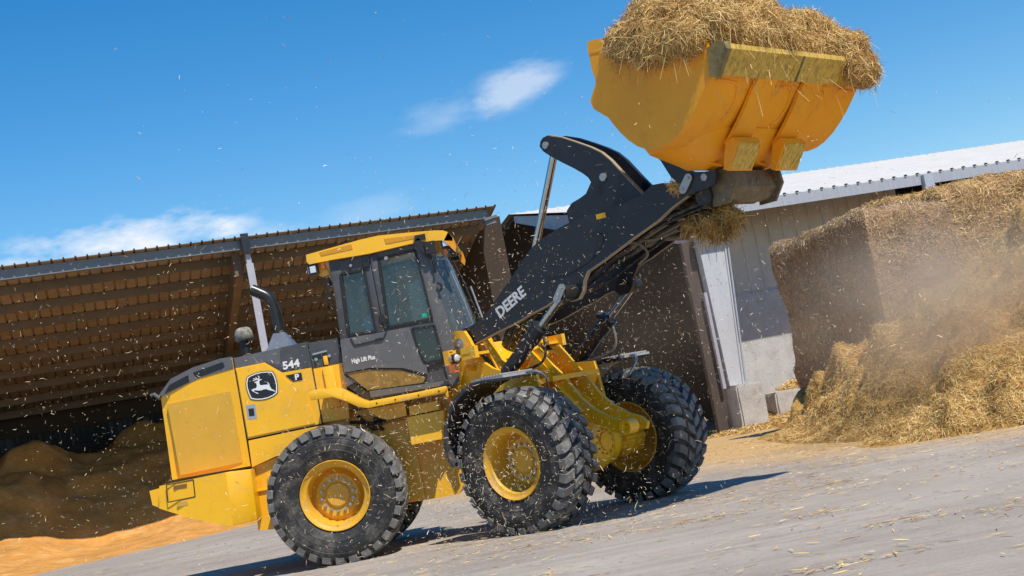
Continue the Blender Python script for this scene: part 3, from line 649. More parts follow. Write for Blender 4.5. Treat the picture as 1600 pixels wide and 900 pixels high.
def to_me(b, name, mats, auto=35):
    bmesh.ops.recalc_face_normals(b, faces=b.faces); me = bpy.data.meshes.new(name); b.to_mesh(me); b.free()
    for m in mats: me.materials.append(m)
    me.shade_smooth()
    try: me.set_sharp_from_angle(angle=R_(auto))
    except Exception: pass
    return me
c_, g_ = tyre_meshes()
ME_T = to_me(c_, 'tyre', [TYRE], 25); ME_L = to_me(g_, 'tread', [LUG], 20)
rb = bm_new()  # outboard side is -y here
lathe_y(rb, [(-.238, .360), (-.246, .364), (-.246, .370), (-.228, .374), (-.215, .368), (-.17, .362), (.17, .362), (.215, .378), (.232, .392), (.246, .388), (.246, .378), (.225, .366),
             (.19, .352), (.12, .338), (.05, .300), (.02, .22), (.02, 0)], 64)
lathe_y(rb, [(-.238, .360), (-.222, .346), (-.212, .335), (-.205, .310), (-.19, .300), (-.03, .288), (.005, .275), (-.005, .255), (-.02, .235), (-.03, .225), (-.032, .135), (-.045, .128), (-.05, .118), (-.055, .115), (-.055, .0)], 64)
ME_R = to_me(rb, 'rim', [RIMY], 30)
bb = bm_new()
for k in range(1):
    c = (0, 0, 0); tube(bb, [(c[0], -.030, c[2]), (c[0], -.055, c[2])], .019, 6); tube(bb, [(c[0], -.055, c[2]), (c[0], -.068, c[2])], .011, 8)
ME_B = to_me(bb, 'hub_bolt', [PIN], 30)
def wheel(xf, y, front, spin):
    side = -1 if y < 0 else 1
    p = FV(xf, y, WC) if front else Vector((xf, y, WC)); ang = -ART if front else 0
    w = empty('wheel', p); w.parent = L; w.rotation_euler = (0, 0, ang+(0 if side < 0 else math.pi))
    for nm, me in (('tyre', ME_T), ('tread', ME_L), ('rim', ME_R)):
        o = bpy.data.objects.new(nm, me); COL.objects.link(o); o.parent = w; o.rotation_euler = (0, spin, 0)
    for k in range(14):
        a = k*2*math.pi/14+spin
        o = bpy.data.objects.new('hub_bolt', ME_B); COL.objects.link(o); o.parent = w; o.location = (.172*math.cos(a), 0, .172*math.sin(a))
    return w
for a in ((0, -.985, False, .1), (0, .985, False, .5), (1.515, -.985, True, .23), (1.515, .985, True, .74)): wheel(*a)

def part(name, polys, y0, y1, m, parent=L, bevel=.012, fr=False, **kw):
    b = bm_new()
    for p in (polys if isinstance(polys[0][0], (list, tuple)) else [polys]): prism(b, p, y0, y1)
    return obj(name, b, m, parent, bevel=bevel, fr=fr, **kw)
def text(name, s, size, o, ux, uz, m, parent, depth=.002, bold=0.0, sx=1.0, yoff=None, shear=0):
    """flat lettering whose x runs along ux and y along uz"""
    cu = bpy.data.curves.new(name, 'FONT'); cu.body = s; cu.size = size; cu.extrude = depth; cu.offset = bold; cu.resolution_u = 3; cu.shear = shear
    t = bpy.data.objects.new(name, cu); COL.objects.link(t); dg = bpy.context.evaluated_depsgraph_get()
    me = bpy.data.meshes.new_from_object(t.evaluated_get(dg)); bpy.data.objects.remove(t); bpy.data.curves.remove(cu)
    ux, uz = Vector(ux).normalized(), Vector(uz).normalized(); nn = ux.cross(uz)
    me.transform(Matrix.Translation(Vector(o)) @ Matrix((ux*sx, uz, nn)).transposed().to_4x4()); me.materials.clear()
    return link_mesh(name, me, m, parent)
HY = .68
# --- rear hood
hp = [(-1.79, 2.10), (-1.82, 1.20), (-.935, 1.188), (-.925, 1.95), (-.925, 2.385), (-1.06, 2.385), (-1.37, 2.345), (-1.63, 2.27)]
b = bm_new(); prism(b, hp, -HY, HY)
for v in b.verts:
    if v.co.x < -1.7: v.co.y *= .90
hood = obj('rear_hood', b, YEL, L, bevel=.03)
part('vent_rail', [(-1.80, 2.125), (-1.63, 2.285), (-1.37, 2.362), (-1.06, 2.400), (-.93, 2.397), (-.93, 2.268), (-1.33, 2.232), (-1.72, 2.128)], -HY-.008, HY+.008, CABL, hood, .006)
for p in ([(-1.373, 2.305), (-1.035, 2.358), (-1.02, 2.306), (-1.05, 2.288), (-1.351, 2.240)], [(-1.655, 2.222), (-1.432, 2.290), (-1.432, 2.215), (-1.72, 2.140)]): part('vent_opening', p, -HY-.012, -HY+.02, BLACKD, hood, 0)
part('grille', [(-1.714, 2.02), (-1.008, 2.03), (-1.012, 1.245), (-1.706, 1.232)], -HY-.006, HY+.006, YELD, hood, .004)
b = bm_new()
tube(b, [(-1.80, -.60, 2.10), (-1.86, -.60, 2.16), (-1.90, -.60, 2.15)], .02, 8); obj('rear_lamp_bracket', b, CABL, hood)
# --- engine side panels
side = part('engine_hood', [(-.912, 2.378), (-.915, 1.475), (-.085, 1.487), (-.082, 1.858), (-.085, 2.249), (-.090, 2.401)], -HY+.012, HY-.012, CABL, L, .02)
part('side_panel', [(-.909, 2.262), (-.911, 1.481), (-.09, 1.493), (-.088, 1.858), (-.091, 2.112), (-.41, 2.120), (-.58, 2.264)], -HY-.004, HY+.004, YEL, side, .008)
part('dark_corner_panel', [(-.58, 2.27), (-.40, 2.13), (-.09, 2.118), (-.092, 2.398), (-.38, 2.393), (-.41, 2.20)], -HY-.006, HY+.006, CABM, side, .005)
part('raised_door_panel', [(-.898, 2.25), (-.900, 1.50), (-.155, 1.51), (-.19, 1.72), (-.185, 1.98), (-.36, 1.99), (-.46, 2.12), (-.585, 2.25)], -HY-.018, -HY+.0, YEL, side, .007)
part('lower_side_panel', [(-.909, 1.462), (-.088, 1.474), (-.05, 1.215), (-.643, 1.238), (-.919, 1.171)], -HY-.002, HY+.002, YEL, side, .012)
badge = part('badge', [(-.802, 2.143), (-.77, 2.158), (-.70, 2.172), (-.633, 2.176), (-.56, 2.168), (-.505, 2.149), (-.488, 2.10), (-.480, 2.04), (-.480, 1.98), (-.497, 1.907), (-.54, 1.884), (-.593, 1.870), (-.64, 1.864), (-.688, 1.866), (-.75, 1.876), (-.802, 1.897), (-.818, 1.95), (-.828, 2.02), (-.825, 2.085)], -HY-.024, -HY-.010, BLACKD, side, .002)
def scl(p, k, cx_=-.655, cz_=2.02): return [(cx_+(x-cx_)*k, cz_+(z-cz_)*k) for x, z in p]
BP = [(-.802, 2.143), (-.77, 2.158), (-.70, 2.172), (-.633, 2.176), (-.56, 2.168), (-.505, 2.149), (-.488, 2.10), (-.480, 2.04), (-.480, 1.98), (-.497, 1.907), (-.54, 1.884), (-.593, 1.870), (-.64, 1.864), (-.688, 1.866), (-.75, 1.876), (-.802, 1.897), (-.818, 1.95), (-.828, 2.02), (-.825, 2.085)]
b = bm_new(); A_, B_ = scl(BP, .955), scl(BP, .885); n = len(BP)
for i in range(n):
    j = (i+1) % n; b.faces.new([b.verts.new((q[0], -HY-.0262, q[1])) for q in (A_[i], A_[j], B_[j], B_[i])])
DEER = T['deer']; dv = [b.verts.new((x, -HY-.0262, z)) for x, z in DEER]; b.faces.new(dv)
obj('badge_artwork', b, WHITE, side)
part('model_plate', [(-.378, 2.081), (-.206, 2.079), (-.206, 1.998), (-.307, 1.995)], -HY-.012, -HY-.004, BLACKD, side, 0)
part('info_sticker', [(-.865, 1.844), (-.762, 1.838), (-.768, 1.68), (-.871, 1.685)], -HY-.0205, -HY-.01, GREYD, side, 0)
part('sticker_print', [(-.845, 1.80), (-.785, 1.797), (-.790, 1.715), (-.848, 1.718)], -HY-.022, -HY-.0195, BLACKD, side, 0)
text('model_number', '544', .115, (-.395, -HY-.013, 2.150), (1, 0, 0), (0, 0, 1), WHITE, side, bold=.004, sx=1.10)
text('model_letter', 'P', .085, (-.285, -HY-.014, 2.012), (1, 0, 0), (0, 0, 1), WHITE, side, bold=.003, sx=1.1)
part('panel_seam', [(-.922, 2.39), (-.922, 1.19), (-.914, 1.19), (-.914, 2.39)], -HY+.004, HY-.004, BLACKD, L, 0)
# behind the cab
st = part('steps_panel', [(-.075, 2.10), (-.075, 1.50), (.215, 1.49), (.25, 1.80), (.25, 2.10)], -HY+.02, HY-.02, YEL, L, .01)
part('tank_cover', [(-.078, 2.385), (-.078, 2.105), (.25, 2.105), (.255, 2.375)], -HY+.015, HY-.015, CABM, L, .015)
b = bm_new(); box(b, (.09, -HY, 1.86), (.12, .03, .46)); box(b, (.08, -HY+.003, 2.16), (.05, .03, .10)); obj('latch_post', b, YEL, L, bevel=.008, split=True)
b = bm_new(); tube(b, [(-.02, -HY+.01, 2.19), (-.02, -HY-.02, 2.19)], .018, 10); tube(b, [(.13, -HY+.01, 2.20), (.13, -HY-.02, 2.20)], .018, 10); bar(b, (-.05, -HY+.0, 2.25), (.11, -HY+.0, 2.26), .03, .02); obj('latch', b, PIN, L, split=True)
# --- counterweight
cw = bm_new(); prism(cw, [(-1.885, 1.162), (-1.70, 1.168), (-1.145, 1.172), (-1.165, .600), (-1.20, .602), (-1.618, .772), (-1.885, .905), (-1.93, .93)], -.98, .98)
for v in cw.verts:
    if v.co.x < -1.85: v.co.y *= .95
CWT = obj('counterweight', cw, YEL, L, bevel=.016)
b = bm_new(); 
p0 = [(-1.148, 1.170), (-.901, 1.152), (-.921, .611), (-1.168, .600)]
for s in (-1, 1):
    v = [b.verts.new((x, s*y, z)) for (x, z), y in zip(p0, (.978, .86, .86, .978))]+[b.verts.new((x, s*.55, z)) for x, z in p0]
    for f in ((0, 1, 2, 3), (4, 7, 6, 5), (0, 4, 5, 1), (1, 5, 6, 2), (2, 6, 7, 3), (3, 7, 4, 0)): b.faces.new([v[i] for i in f])
obj('counterweight_wing', b, YEL, CWT, bevel=.008, split=True)
part('rear_bumper', [(-2.02, 1.130), (-1.875, 1.142), (-1.93, .926), (-2.012, .975)], -.86, .86, YEL, CWT, .014)
NOT = [(-1.795, 1.158), (-1.5, 1.160), (-1.512, .979), (-1.808, .974)]
b = bm_new()
for a, c in zip(NOT, NOT[1:]+NOT[:1]): bar(b, (a[0], -.982, a[1]), (c[0], -.982, c[1]), .006, .010)
obj('hatch_seam', b, BLACKD, CWT)
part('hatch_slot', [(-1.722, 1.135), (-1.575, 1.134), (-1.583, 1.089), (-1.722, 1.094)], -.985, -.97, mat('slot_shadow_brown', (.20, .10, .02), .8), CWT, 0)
part('worn_label', [(-1.713, .948), (-1.6, .954), (-1.601, .906), (-1.72, .908)], -.984, -.97, mat('faded_label', (.55, .33, .05), .7), CWT, 0)
b = bm_new(); prism(b, [(-.94, 1.165), (-.60, 1.24), (-.45, 1.20), (-.45, .60), (-.824, .468), (-.985, .486)], -.62, .62); box(b, (-.75, -.635, .98), (.06, .03, .13)); box(b, (-.75, -.63, .905), (.34, .03, .012)); obj('rear_frame', b, YEL, L, bevel=.012)
# --- main frame between the axles
b = bm_new(); prism(b, [(-.60, 1.52), (.31, 1.56), (1.25, 1.56), (1.42, 1.20), (1.34, .60), (1.22, .452), (.699, .464), (-.45, .50)], -.46, .46); obj('rear_chassis', b, YEL, L, bevel=.015)
part('side_shield', [(.36, 1.36), (.86, 1.36), (.86, .50), (.45, .50)], -.52, .52, YEL, L, .01)
b = bm_new(); prism(b, [(.45, 1.545), (.86, 1.545), (.86, 1.40), (.66, 1.39), (.56, 1.43)], -.86, -.5); tube(b, [(.70, -.84, 1.47), (.70, -.88, 1.47)], .035, 14); obj('fuel_tank', b, YEL, L, bevel=.012)
b = bm_new(); prism(b, [(.862, 1.378), (1.262, 1.378), (1.19, 1.082), (.862, 1.082)], -.95, -.55)
for x, z in ((.92, 1.34), (1.2, 1.34)): tube(b, [(x, -.94, z), (x, -.958, z)], .012, 8)
obj('battery_box', b, YEL, L, bevel=.01); part('battery_lid', [(.905, 1.492), (1.215, 1.488), (1.219, 1.396), (.897, 1.39)], -.93, -.55, YEL, L, .01)
b = bm_new(); tube(b, smooth_path([(.30, -.56, 1.50), (.45, -.62, 1.33), (.60, -.60, 1.40), (.80, -.62, 1.42)]), .02, 8); tube(b, smooth_path([(.2, -.55, 1.45), (.42, -.60, 1.40), (.55, -.56, 1.30)]), .018, 8); box(b, (.52, -.54, 1.42), (.12, .08, .06)); obj('hoses', b, HOSE, L, smooth=True)
b = bm_new(); tube(b, [(0, -.75, WC), (0, .75, WC)], .15, 20); lathe_y(b, [(-.3, 0.05), (-.28, .2), (-.1, .30), (.1, .30), (.28, .2), (.3, .05)], 28, (0, 0, WC)); obj('rear_axle', b, YEL, L, smooth=True, auto=40)
# --- platform rail
b = bm_new(); sp = [(-.10, 1.838), (.015, 1.848), (.238, 1.818), (.282, 1.796), (.418, 1.673), (.512, 1.621), (1.029, 1.617), (1.354, 1.623), (1.361, 1.590), (1.330, 1.560), (.499, 1.548), (.401, 1.580), (.279, 1.666), (.149, 1.735), (-.08, 1.744)]
prism(b, sp, -1.15, -1.125); prism(b, [(.0, 1.83), (.238, 1.812), (.418, 1.668), (.512, 1.616), (1.35, 1.616), (1.35, 1.600), (.505, 1.598), (.405, 1.648), (.225, 1.797), (.0, 1.812)], -1.125, -.60)
for s in (1, -1):
    if s > 0:
        prism(b, sp, 1.125, 1.15); prism(b, [(.0, 1.83), (.238, 1.812), (.418, 1.668), (.512, 1.616), (1.35, 1.616), (1.35, 1.600), (.505, 1.598), (.405, 1.648), (.225, 1.797), (.0, 1.812)], .60, 1.125)
box(b, (1.345, -1.10, 1.56), (.03, .06, .12))
plat = obj('platform', b, YEL, L, bevel=.006, split=True)
b = bm_new()
for x in (.60, .80, 1.05, 1.27): tube(b, [(x, -1.145, 1.583), (x, -1.156, 1.583)], .009, 8)
obj('platform_bolt', b, BLACKD, L, split=True)
# --- cab ------------------------------------------------------------
CY = .74
part('cab_lower_body', [(.285, 2.34), (1.06, 2.335), (1.09, 2.32), (1.115, 2.10), (1.14, 1.915), (1.47, 1.92), (1.452, 1.63), (.455, 1.645), (.262, 1.83), (.25, 2.04)], -CY+.03, CY-.03, CABM, L, .03)
b = bm_new(); prism(b, [(.285, 2.348), (1.050, 2.338), (1.085, 2.10), (1.16, 1.90), (1.15, 1.80), (.90, 1.915), (.55, 1.985), (.262, 1.985)], -CY-.012, -CY+.02); prism(b, [(.262, 1.83), (.35, 1.86), (.50, 1.735), (.50, 1.665), (1.45, 1.64), (1.448, 1.69), (1.09, 1.70), (.47, 1.74), (.34, 1.89), (.255, 1.95)], -CY-.012, -CY+.02)
obj('door_panel', b, CABL, L, bevel=.010)
part('shaded_yellow_panel', [(.276, 1.976), (.524, 1.972), (.865, 1.900), (1.124, 1.772), (1.085, 1.716), (.482, 1.748)], -CY+.006, -CY+.028, mat('shaded_yellow_brown', (.22, .13, .02), .35, var=.3, vscale=8, dirt=(.4, .3, .12), dirt_amt=.4, dirt_scale=14), L, .004)  # yellow panel behind the opening, its shade put into a brown colour
b = bm_new(); bar(b, (.43, -CY-.02, 2.255), (.75, -CY-.02, 2.265), .012, .012); bar(b, (.40, -CY-.02, 2.34), (.43, -CY-.02, 2.255), .012, .010); bar(b, (.80, -CY-.02, 2.34), (.75, -CY-.02, 2.265), .012, .010); bar(b, (.66, -CY-.022, 2.27), (.74, -CY-.022, 2.27), .02, .022); obj('door_handle', b, BLK, L)
text('door_lettering', 'High Lift Plus', .068, (.365, -CY-.0145, 2.068), (1, 0, 0), (0, 0, 1), WHITE, L, bold=.0018, sx=.72)
fr_ = bm_new()
ZB = 2.34
for s in (-1, 1):
    y0, y1 = (-CY, -CY+.09) if s < 0 else (CY-.09, CY)
    prism(fr_, [(.285, 2.34), (.388, 2.34), (.412, 2.73), (.432, 3.05), (.432, 3.22), (.312, 3.22), (.309, 2.775)], y0, y1)           # rear pillar
    prism(fr_, [(.388, 2.375), (.388, 2.335), (1.31, 2.335), (1.31, 2.385)], y0+.004, y1)
    prism(fr_, [(.420, 3.055), (.860, 3.055), (.860, 3.22), (.420, 3.22)], y0+.004, y1); prism(fr_, [(.855, 3.14), (1.30, 3.155), (1.30, 3.24), (.855, 3.24)], y0+.004, y1)
obj('cab_frame', fr_, CABM, L, bevel=.008, split=True)
bp_ = bm_new(); ap_ = bm_new()
for s in (-1, 1):
    y0, y1 = (-CY-.008, -CY+.08) if s < 0 else (CY-.08, CY+.008)
    prism(bp_, [(.676, 2.345), (.676, 3.20), (.76, 3.20), (.77, 2.345)], y0, y1); prism(bp_, [(.772, 2.37), (.765, 3.19), (.845, 3.19), (.826, 2.75), (.820, 2.37)], y0-.006, y1)
    prism(ap_, [(1.262, 3.24), (1.39, 3.24), (1.43, 2.774), (1.492, 2.20), (1.475, 1.62), (1.36, 1.62), (1.345, 1.92), (1.31, 2.385), (1.294, 2.777), (1.264, 3.15)], y0, y1)
obj('door_pillar', bp_, CABM, L, bevel=.01, split=True); obj('windscreen_pillar', ap_, CABL, L, bevel=.012, split=True)
sl_ = bm_new()
for s in (-1, 1):
    y = -CY-.002 if s < 0 else CY+.002
    for a, c in (((.42, 3.05), (.385, 2.38)), ((.68, 3.05), (.68, 2.36)), ((.42, 3.05), (.68, 3.05)), ((.388, 2.38), (.68, 2.36)), ((.858, 3.13), (.822, 2.38)), ((1.266, 3.15), (1.31, 2.385)), ((.858, 3.13), (1.266, 3.15)), ((.82, 2.38), (1.31, 2.38)),
                 ((1.08, 2.31), (1.32, 2.30)), ((1.32, 2.30), (1.345, 1.925)), ((1.345, 1.925), (1.14, 1.92)), ((1.14, 1.92), (1.095, 2.12)), ((1.095, 2.12), (1.08, 2.31))):
        bar(sl_, (a[0], y, a[1]), (c[0], y, c[1]), .03, .026)
obj('window_seal', sl_, BLK, L, split=True)
part('door_quarter_surround', [(1.05, 2.345), (1.36, 2.335), (1.47, 1.92), (1.13, 1.87), (1.075, 2.10)], -CY-.004, -CY+.03, CABM, L, .006)
def pane(name, poly, y, m=GLASS, parent=L):
    b = bm_new(); prism(b, poly, y-.003, y+.003); return obj(name, b, m, parent)
for s in (-1, 1):
    y = s*(CY-.028)
    pane('rear_side_window', [(.431, 3.05), (.68, 3.05), (.68, 2.37), (.39, 2.385), (.41, 2.73)], y); pane('door_window', [(.857, 3.13), (1.264, 3.15), (1.294, 2.777), (1.308, 2.387), (.821, 2.385), (.828, 2.713)], y)
pane('lower_door_window', [(1.084, 2.309), (1.314, 2.298), (1.343, 1.929), (1.144, 1.927), (1.101, 2.108)], -CY-.006, glass_mat('lower_cab_glass', (.30, .36, .38), .10))
b = bm_new()   # wrap-round windscreen
rows = []
for z, xs in ((2.16, (1.488, 1.62, 1.73, 1.775)), (2.50, (1.462, 1.57, 1.67, 1.71)), (2.85, (1.425, 1.50, 1.59, 1.63)), (3.16, (1.395, 1.44, 1.52, 1.56))):
    ys = (-.735, -.60, -.38, 0.0); row = [(x, y, z) for x, y in zip(xs, ys)]; row += [(x, -y, z) for x, y in list(zip(xs, ys))[-2::-1]]; rows.append([b.verts.new(p) for p in row])
for a, c in zip(rows, rows[1:]):
    for i in range(len(a)-1): b.faces.new((a[i], a[i+1], c[i+1], c[i]))
ws = obj('windscreen', b, glass_mat('windscreen_glass', (.70, .84, .82), .08, film=.18), L, smooth=True)
b = bm_new(); tube(b, [(1.735, -.36, 2.16), (1.675, -.36, 2.50), (1.595, -.36, 2.85), (1.525, -.36, 3.15)], .008, 8); tube(b, [(1.735, .36, 2.16), (1.675, .36, 2.50), (1.595, .36, 2.85), (1.525, .36, 3.15)], .008, 8); obj('windscreen_trim', b, PIN, L, split=True)
b = bm_new(); tube(b, [(1.60, -.30, 3.10), (1.72, -.34, 2.70)], .008, 8); tube(b, [(1.70, -.33, 2.75), (1.82, -.36, 2.22)], .012, 8); obj('wiper', b, BLK, L)
b = bm_new(); tube(b, smooth_path([(1.60, -.80, 2.63), (1.795, -.82, 2.64), (1.80, -.82, 2.60), (1.86, -.82, 2.25)][1:]), .010, 8); obj('grab_rail', b, PIN, L)
b = bm_new(); prism(b, [(.31, 2.34), (.33, 2.34), (.35, 3.2), (.33, 3.2)], -.66, -.60); prism(b, [(.31, 2.34), (.33, 2.34), (.35, 3.2), (.33, 3.2)], .60, .66); box(b, (.33, 0, 2.36), (.03, 1.3, .06)); obj('rear_window_frame', b, CABM, L)
b = bm_new(); box(b, (.325, 0, 2.78), (.006, 1.2, .80)); obj('rear_window', b, GLASS, L)
b = bm_new(); box(b, (.95, 0, 1.75), (1.0, 1.35, .10)); obj('cab_floor', b, BLK, L)
# roof
rp = [(.093, 3.325), (.70, 3.374), (.903, 3.380), (1.208, 3.352), (1.511, 3.318), (1.607, 3.300), (1.66, 3.270), (1.700, 3.20), (1.690, 3.165), (1.55, 3.20), (1.294, 3.225), (.759, 3.205), (.342, 3.218), (.108, 3.215), (.085, 3.25)]
b = bm_new(); prism(b, rp, -.80, .80)
rf_ = obj('cab_roof', b, YEL, L, bevel=.028)
ind = mat('roof_recess_orange_yellow', (.62, .27, .01), .5)
for p in ([(.241, 3.323), (.60, 3.344), (.604, 3.289), (.254, 3.281)], [(.965, 3.332), (1.352, 3.303), (1.346, 3.273), (.973, 3.273)]): part('roof_recess', p, -.806, -.78, ind, rf_, .003)
for s in (-1, 1):
    b = bm_new(); prism(b, [(1.60, 3.19), (1.66, 3.27), (1.705, 3.20), (1.720, 3.10), (1.70, 3.04), (1.66, 3.10), (1.62, 3.16)], s*.79-.01, s*.79+.01); obj('roof_end_guard', b, mat('orange_yellow_guard', (.80, .32, .01), .4), L, bevel=.004)
    b = bm_new(); prism(b, [(.085, 3.25), (.12, 3.22), (.26, 3.20), (.30, 3.06), (.24, 3.05), (.13, 3.12)], s*.66-.02, s*.66+.02); obj('rear_lamp_mount', b, YEL, L, bevel=.006)
    for x, z, dx in ((.135, 3.155, -1), (1.61, 3.165, 1)):
        b = bm_new(); box(b, (x, s*.72, z), (.10, .12, .11)); lm = obj('work_lamp', b, BLK, L, bevel=.02)
        b = bm_new(); box(b, (x, s*.72+s*.062, z), (.062, .012, .072)); obj('lamp_lens', b, LENS, lm, bevel=.01)
        b = bm_new(); box(b, (x+dx*.052, s*.72, z), (.012, .085, .08)); obj('lamp_lens', b, LENS, lm, bevel=.004)
b = bm_new(); box(b, (.245, -.74, 3.185), (.05, .06, .08)); box(b, (1.60, -.70, 3.09), (.05, .04, .10)); obj('amber_lamp', b, AMBER, L, bevel=.01, split=True)
b = bm_new(); box(b, (1.66, -.73, 3.06), (.09, .08, .11)); obj('camera_pod', b, BLK, L, bevel=.02)
b = bm_new(); bar(b, (1.30, -.80, 3.25), (1.42, -.80, 3.07), .05, .075); box(b, (1.44, -.81, 3.14), (.11, .07, .13)); box(b, (1.35, -.80, 3.27), (.12, .05, .06)); tube(b, [(1.42, -.80, 3.06), (1.455, -.79, 2.93), (1.44, -.79, 2.86)], .016, 8); obj('mirror_arm', b, BLK, L, bevel=.012)
b = bm_new(); tube(b, [(1.44, -.775, 2.75), (1.475, -.79, 2.73), (1.48, -.79, 2.68), (1.45, -.775, 2.66)], .013, 8); box(b, (.72, -.76, 3.10), (.07, .03, .05)); box(b, (.79, -.76, 2.48), (.08, .03, .08)); obj('door_hinge', b, BLK, L, split=True)
b = bm_new(); lathe_y(b, [(-.765, 0), (-.768, .018), (-.755, .026), (-.74, .028)], 14, (.94, 0, 3.125)); lathe_y(b, [(-.765, 0), (-.768, .014), (-.755, .02), (-.74, .022)], 14, (.545, 0, 3.12)); obj('window_knob', b, PIN, L, split=True)
b = bm_new(); prism(b, [(.28, 3.05), (.29, 3.06), (.265, 2.72), (.25, 2.73)], -.80, -.79); tube(b, [(.30, -.78, 3.06), (.25, -.80, 3.05), (.24, -.80, 2.76), (.28, -.78, 2.72)], .010, 8); obj('rear_grab_rail', b, BLK, L)
part('green_sticker', [(1.211, 2.457), (1.299, 2.455), (1.297, 2.411), (1.209, 2.413)], -CY+.022, -CY+.024, GREEN, L, 0)
# seat, column, operator
b = bm_new(); box(b, (.60, .02, 2.02), (.50, .50, .14)); box(b, (.62, .02, 1.88), (.3, .35, .16)); seat = obj('seat_base', b, SEATM, L, bevel=.04)
b = bm_new(); box(b, (.42, .02, 2.38), (.13, .48, .62), Matrix.Rotation(R_(-8), 3, 'Y')); box(b, (.37, .02, 2.78), (.09, .26, .18), Matrix.Rotation(R_(-8), 3, 'Y')); obj('seat_back', b, SEATM, L, bevel=.04)
b = bm_new(); bar(b, (1.25, 0, 1.80), (1.10, 0, 2.28), .10, .12); box(b, (1.35, -.05, 2.20), (.20, .9, .16)); box(b, (.95, -.42, 2.22), (.20, .16, .10)); obj('dashboard', b, BLK, L, bevel=.02)
b = bm_new(); cs = Vector((1.06, 0, 2.33)); axu = Vector((-.35, 0, .94)).normalized(); e1 = Vector((0, 1, 0)); e2 = axu.cross(e1)
tube(b, [cs+(e1*math.cos(a)+e2*math.sin(a))*.19 for a in [k*math.pi/12 for k in range(25)]], .014, 8, caps=False); bar(b, cs-e1*.18, cs+e1*.18, .03, .02); obj('steering_wheel', b, BLK, L, smooth=True)
def skin_body(name, joints, edges, m, parent=None, sub=2):
    me = bpy.data.meshes.new(name); me.from_pydata([j[0] for j in joints], edges, []); o = bpy.data.objects.new(name, me); COL.objects.link(o)
    md = o.modifiers.new('s', 'SKIN'); sk = me.skin_vertices[0].data
    for i, j in enumerate(joints): sk[i].radius = (j[1], j[2] if len(j) > 2 else j[1]); sk[i].use_root = (i == 0)
    o.modifiers.new('u', 'SUBSURF').levels = sub
    dg = bpy.context.evaluated_depsgraph_get(); m2 = bpy.data.meshes.new_from_object(o.evaluated_get(dg)); bpy.data.objects.remove(o); m2.materials.clear()
    return link_mesh(name, m2, m, parent, smooth=True)
# the operator, seated: pelvis, spine, neck, head; arms reach the wheel; thighs and shins
J = [((.62, .0, 2.14), .15, .13), ((.60, 0, 2.30), .14, .12), ((.58, 0, 2.46), .16, .12), ((.59, 0, 2.56), .10, .09), ((.60, 0, 2.63), .058, .058), ((.625, 0, 2.70), .082, .085), ((.635, 0, 2.79), .088, .092), ((.63, 0, 2.85), .06, .06),
     ((.58, -.20, 2.52), .065), ((.72, -.27, 2.33), .048), ((.92, -.20, 2.31), .036), ((1.00, -.17, 2.33), .036),
     ((.58, .20, 2.52), .065), ((.72, .27, 2.33), .048), ((.92, .20, 2.31), .036), ((1.00, .17, 2.33), .036),
     ((.66, -.10, 2.13), .10), ((1.03, -.14, 2.14), .07), ((1.13, -.14, 1.88), .045), ((1.22, -.14, 1.85), .04),
     ((.66, .10, 2.13), .10), ((1.03, .14, 2.14), .07), ((1.13, .14, 1.88), .045), ((1.22, .14, 1.85), .04)]
E_ = [(0, 1), (1, 2), (2, 3), (3, 4), (4, 5), (5, 6), (6, 7), (2, 8), (8, 9), (9, 10), (10, 11), (2, 12), (12, 13), (13, 14), (14, 15), (0, 16), (16, 17), (17, 18), (18, 19), (0, 20), (20, 21), (21, 22), (22, 23)]
person = skin_body('person', J, E_, SKIN); tag(person, 'operator seated in the cab behind the glass, wearing a blue shirt', 'person')
# hands: palm plus curled fingers on the wheel rim, joined into the body
hb = bm_new()
for s in (-1, 1):
    box(hb, (1.035, s*.165, 2.345), (.075, .075, .03))
    for k in range(4): tube(hb, [(1.06, s*(.135+.02*k), 2.352), (1.10, s*(.135+.02*k), 2.345), (1.112, s*(.135+.02*k), 2.318)], [.010, .009, .008], 6)
    tube(hb, [(1.01, s*.13, 2.345), (1.045, s*.112, 2.338), (1.07, s*.108, 2.33)], [.012, .010, .009], 6)
# face: nose, ears, eyes as small relief
tube(hb, [(.715, 0, 2.79), (.742, 0, 2.755)], [.008, .016], 8)
for s in (-1, 1): tube(hb, [(.63, s*.086, 2.78), (.63, s*.10, 2.785), (.63, s*.086, 2.74)], .014, 6); tube(hb, [(.705, s*.032, 2.795), (.718, s*.032, 2.795)], .011, 8)
me_h = bpy.data.meshes.new('h'); [setattr(v, 'co', v.co-person.location) for v in hb.verts]; hb.from_mesh(person.data); hb.to_mesh(person.data); hb.free(); person.data.shade_smooth()
sh = skin_body('shirt', [((.62, 0, 2.16), .165, .145), ((.60, 0, 2.30), .155, .135), ((.58, 0, 2.46), .175, .135), ((.585, 0, 2.54), .12, .10), ((.58, -.20, 2.52), .08), ((.68, -.25, 2.39), .066), ((.58, .20, 2.52), .08), ((.68, .25, 2.39), .066)], [(0, 1), (1, 2), (2, 3), (2, 4), (4, 5), (2, 6), (6, 7)], SHIRT, person)
tr_ = skin_body('trousers', [((.64, 0, 2.12), .15, .12), ((.68, -.10, 2.13), .11), ((1.03, -.14, 2.14), .08), ((1.13, -.14, 1.90), .055), ((.68, .10, 2.13), .11), ((1.03, .14, 2.14), .08), ((1.13, .14, 1.90), .055)], [(0, 1), (1, 2), (2, 3), (0, 4), (4, 5), (5, 6)], SEATM, person)
hr = skin_body('hair', [((.60, 0, 2.80), .09, .095), ((.615, 0, 2.87), .088, .095), ((.64, 0, 2.895), .06, .06)], [(0, 1), (1, 2)], HAIR, person)

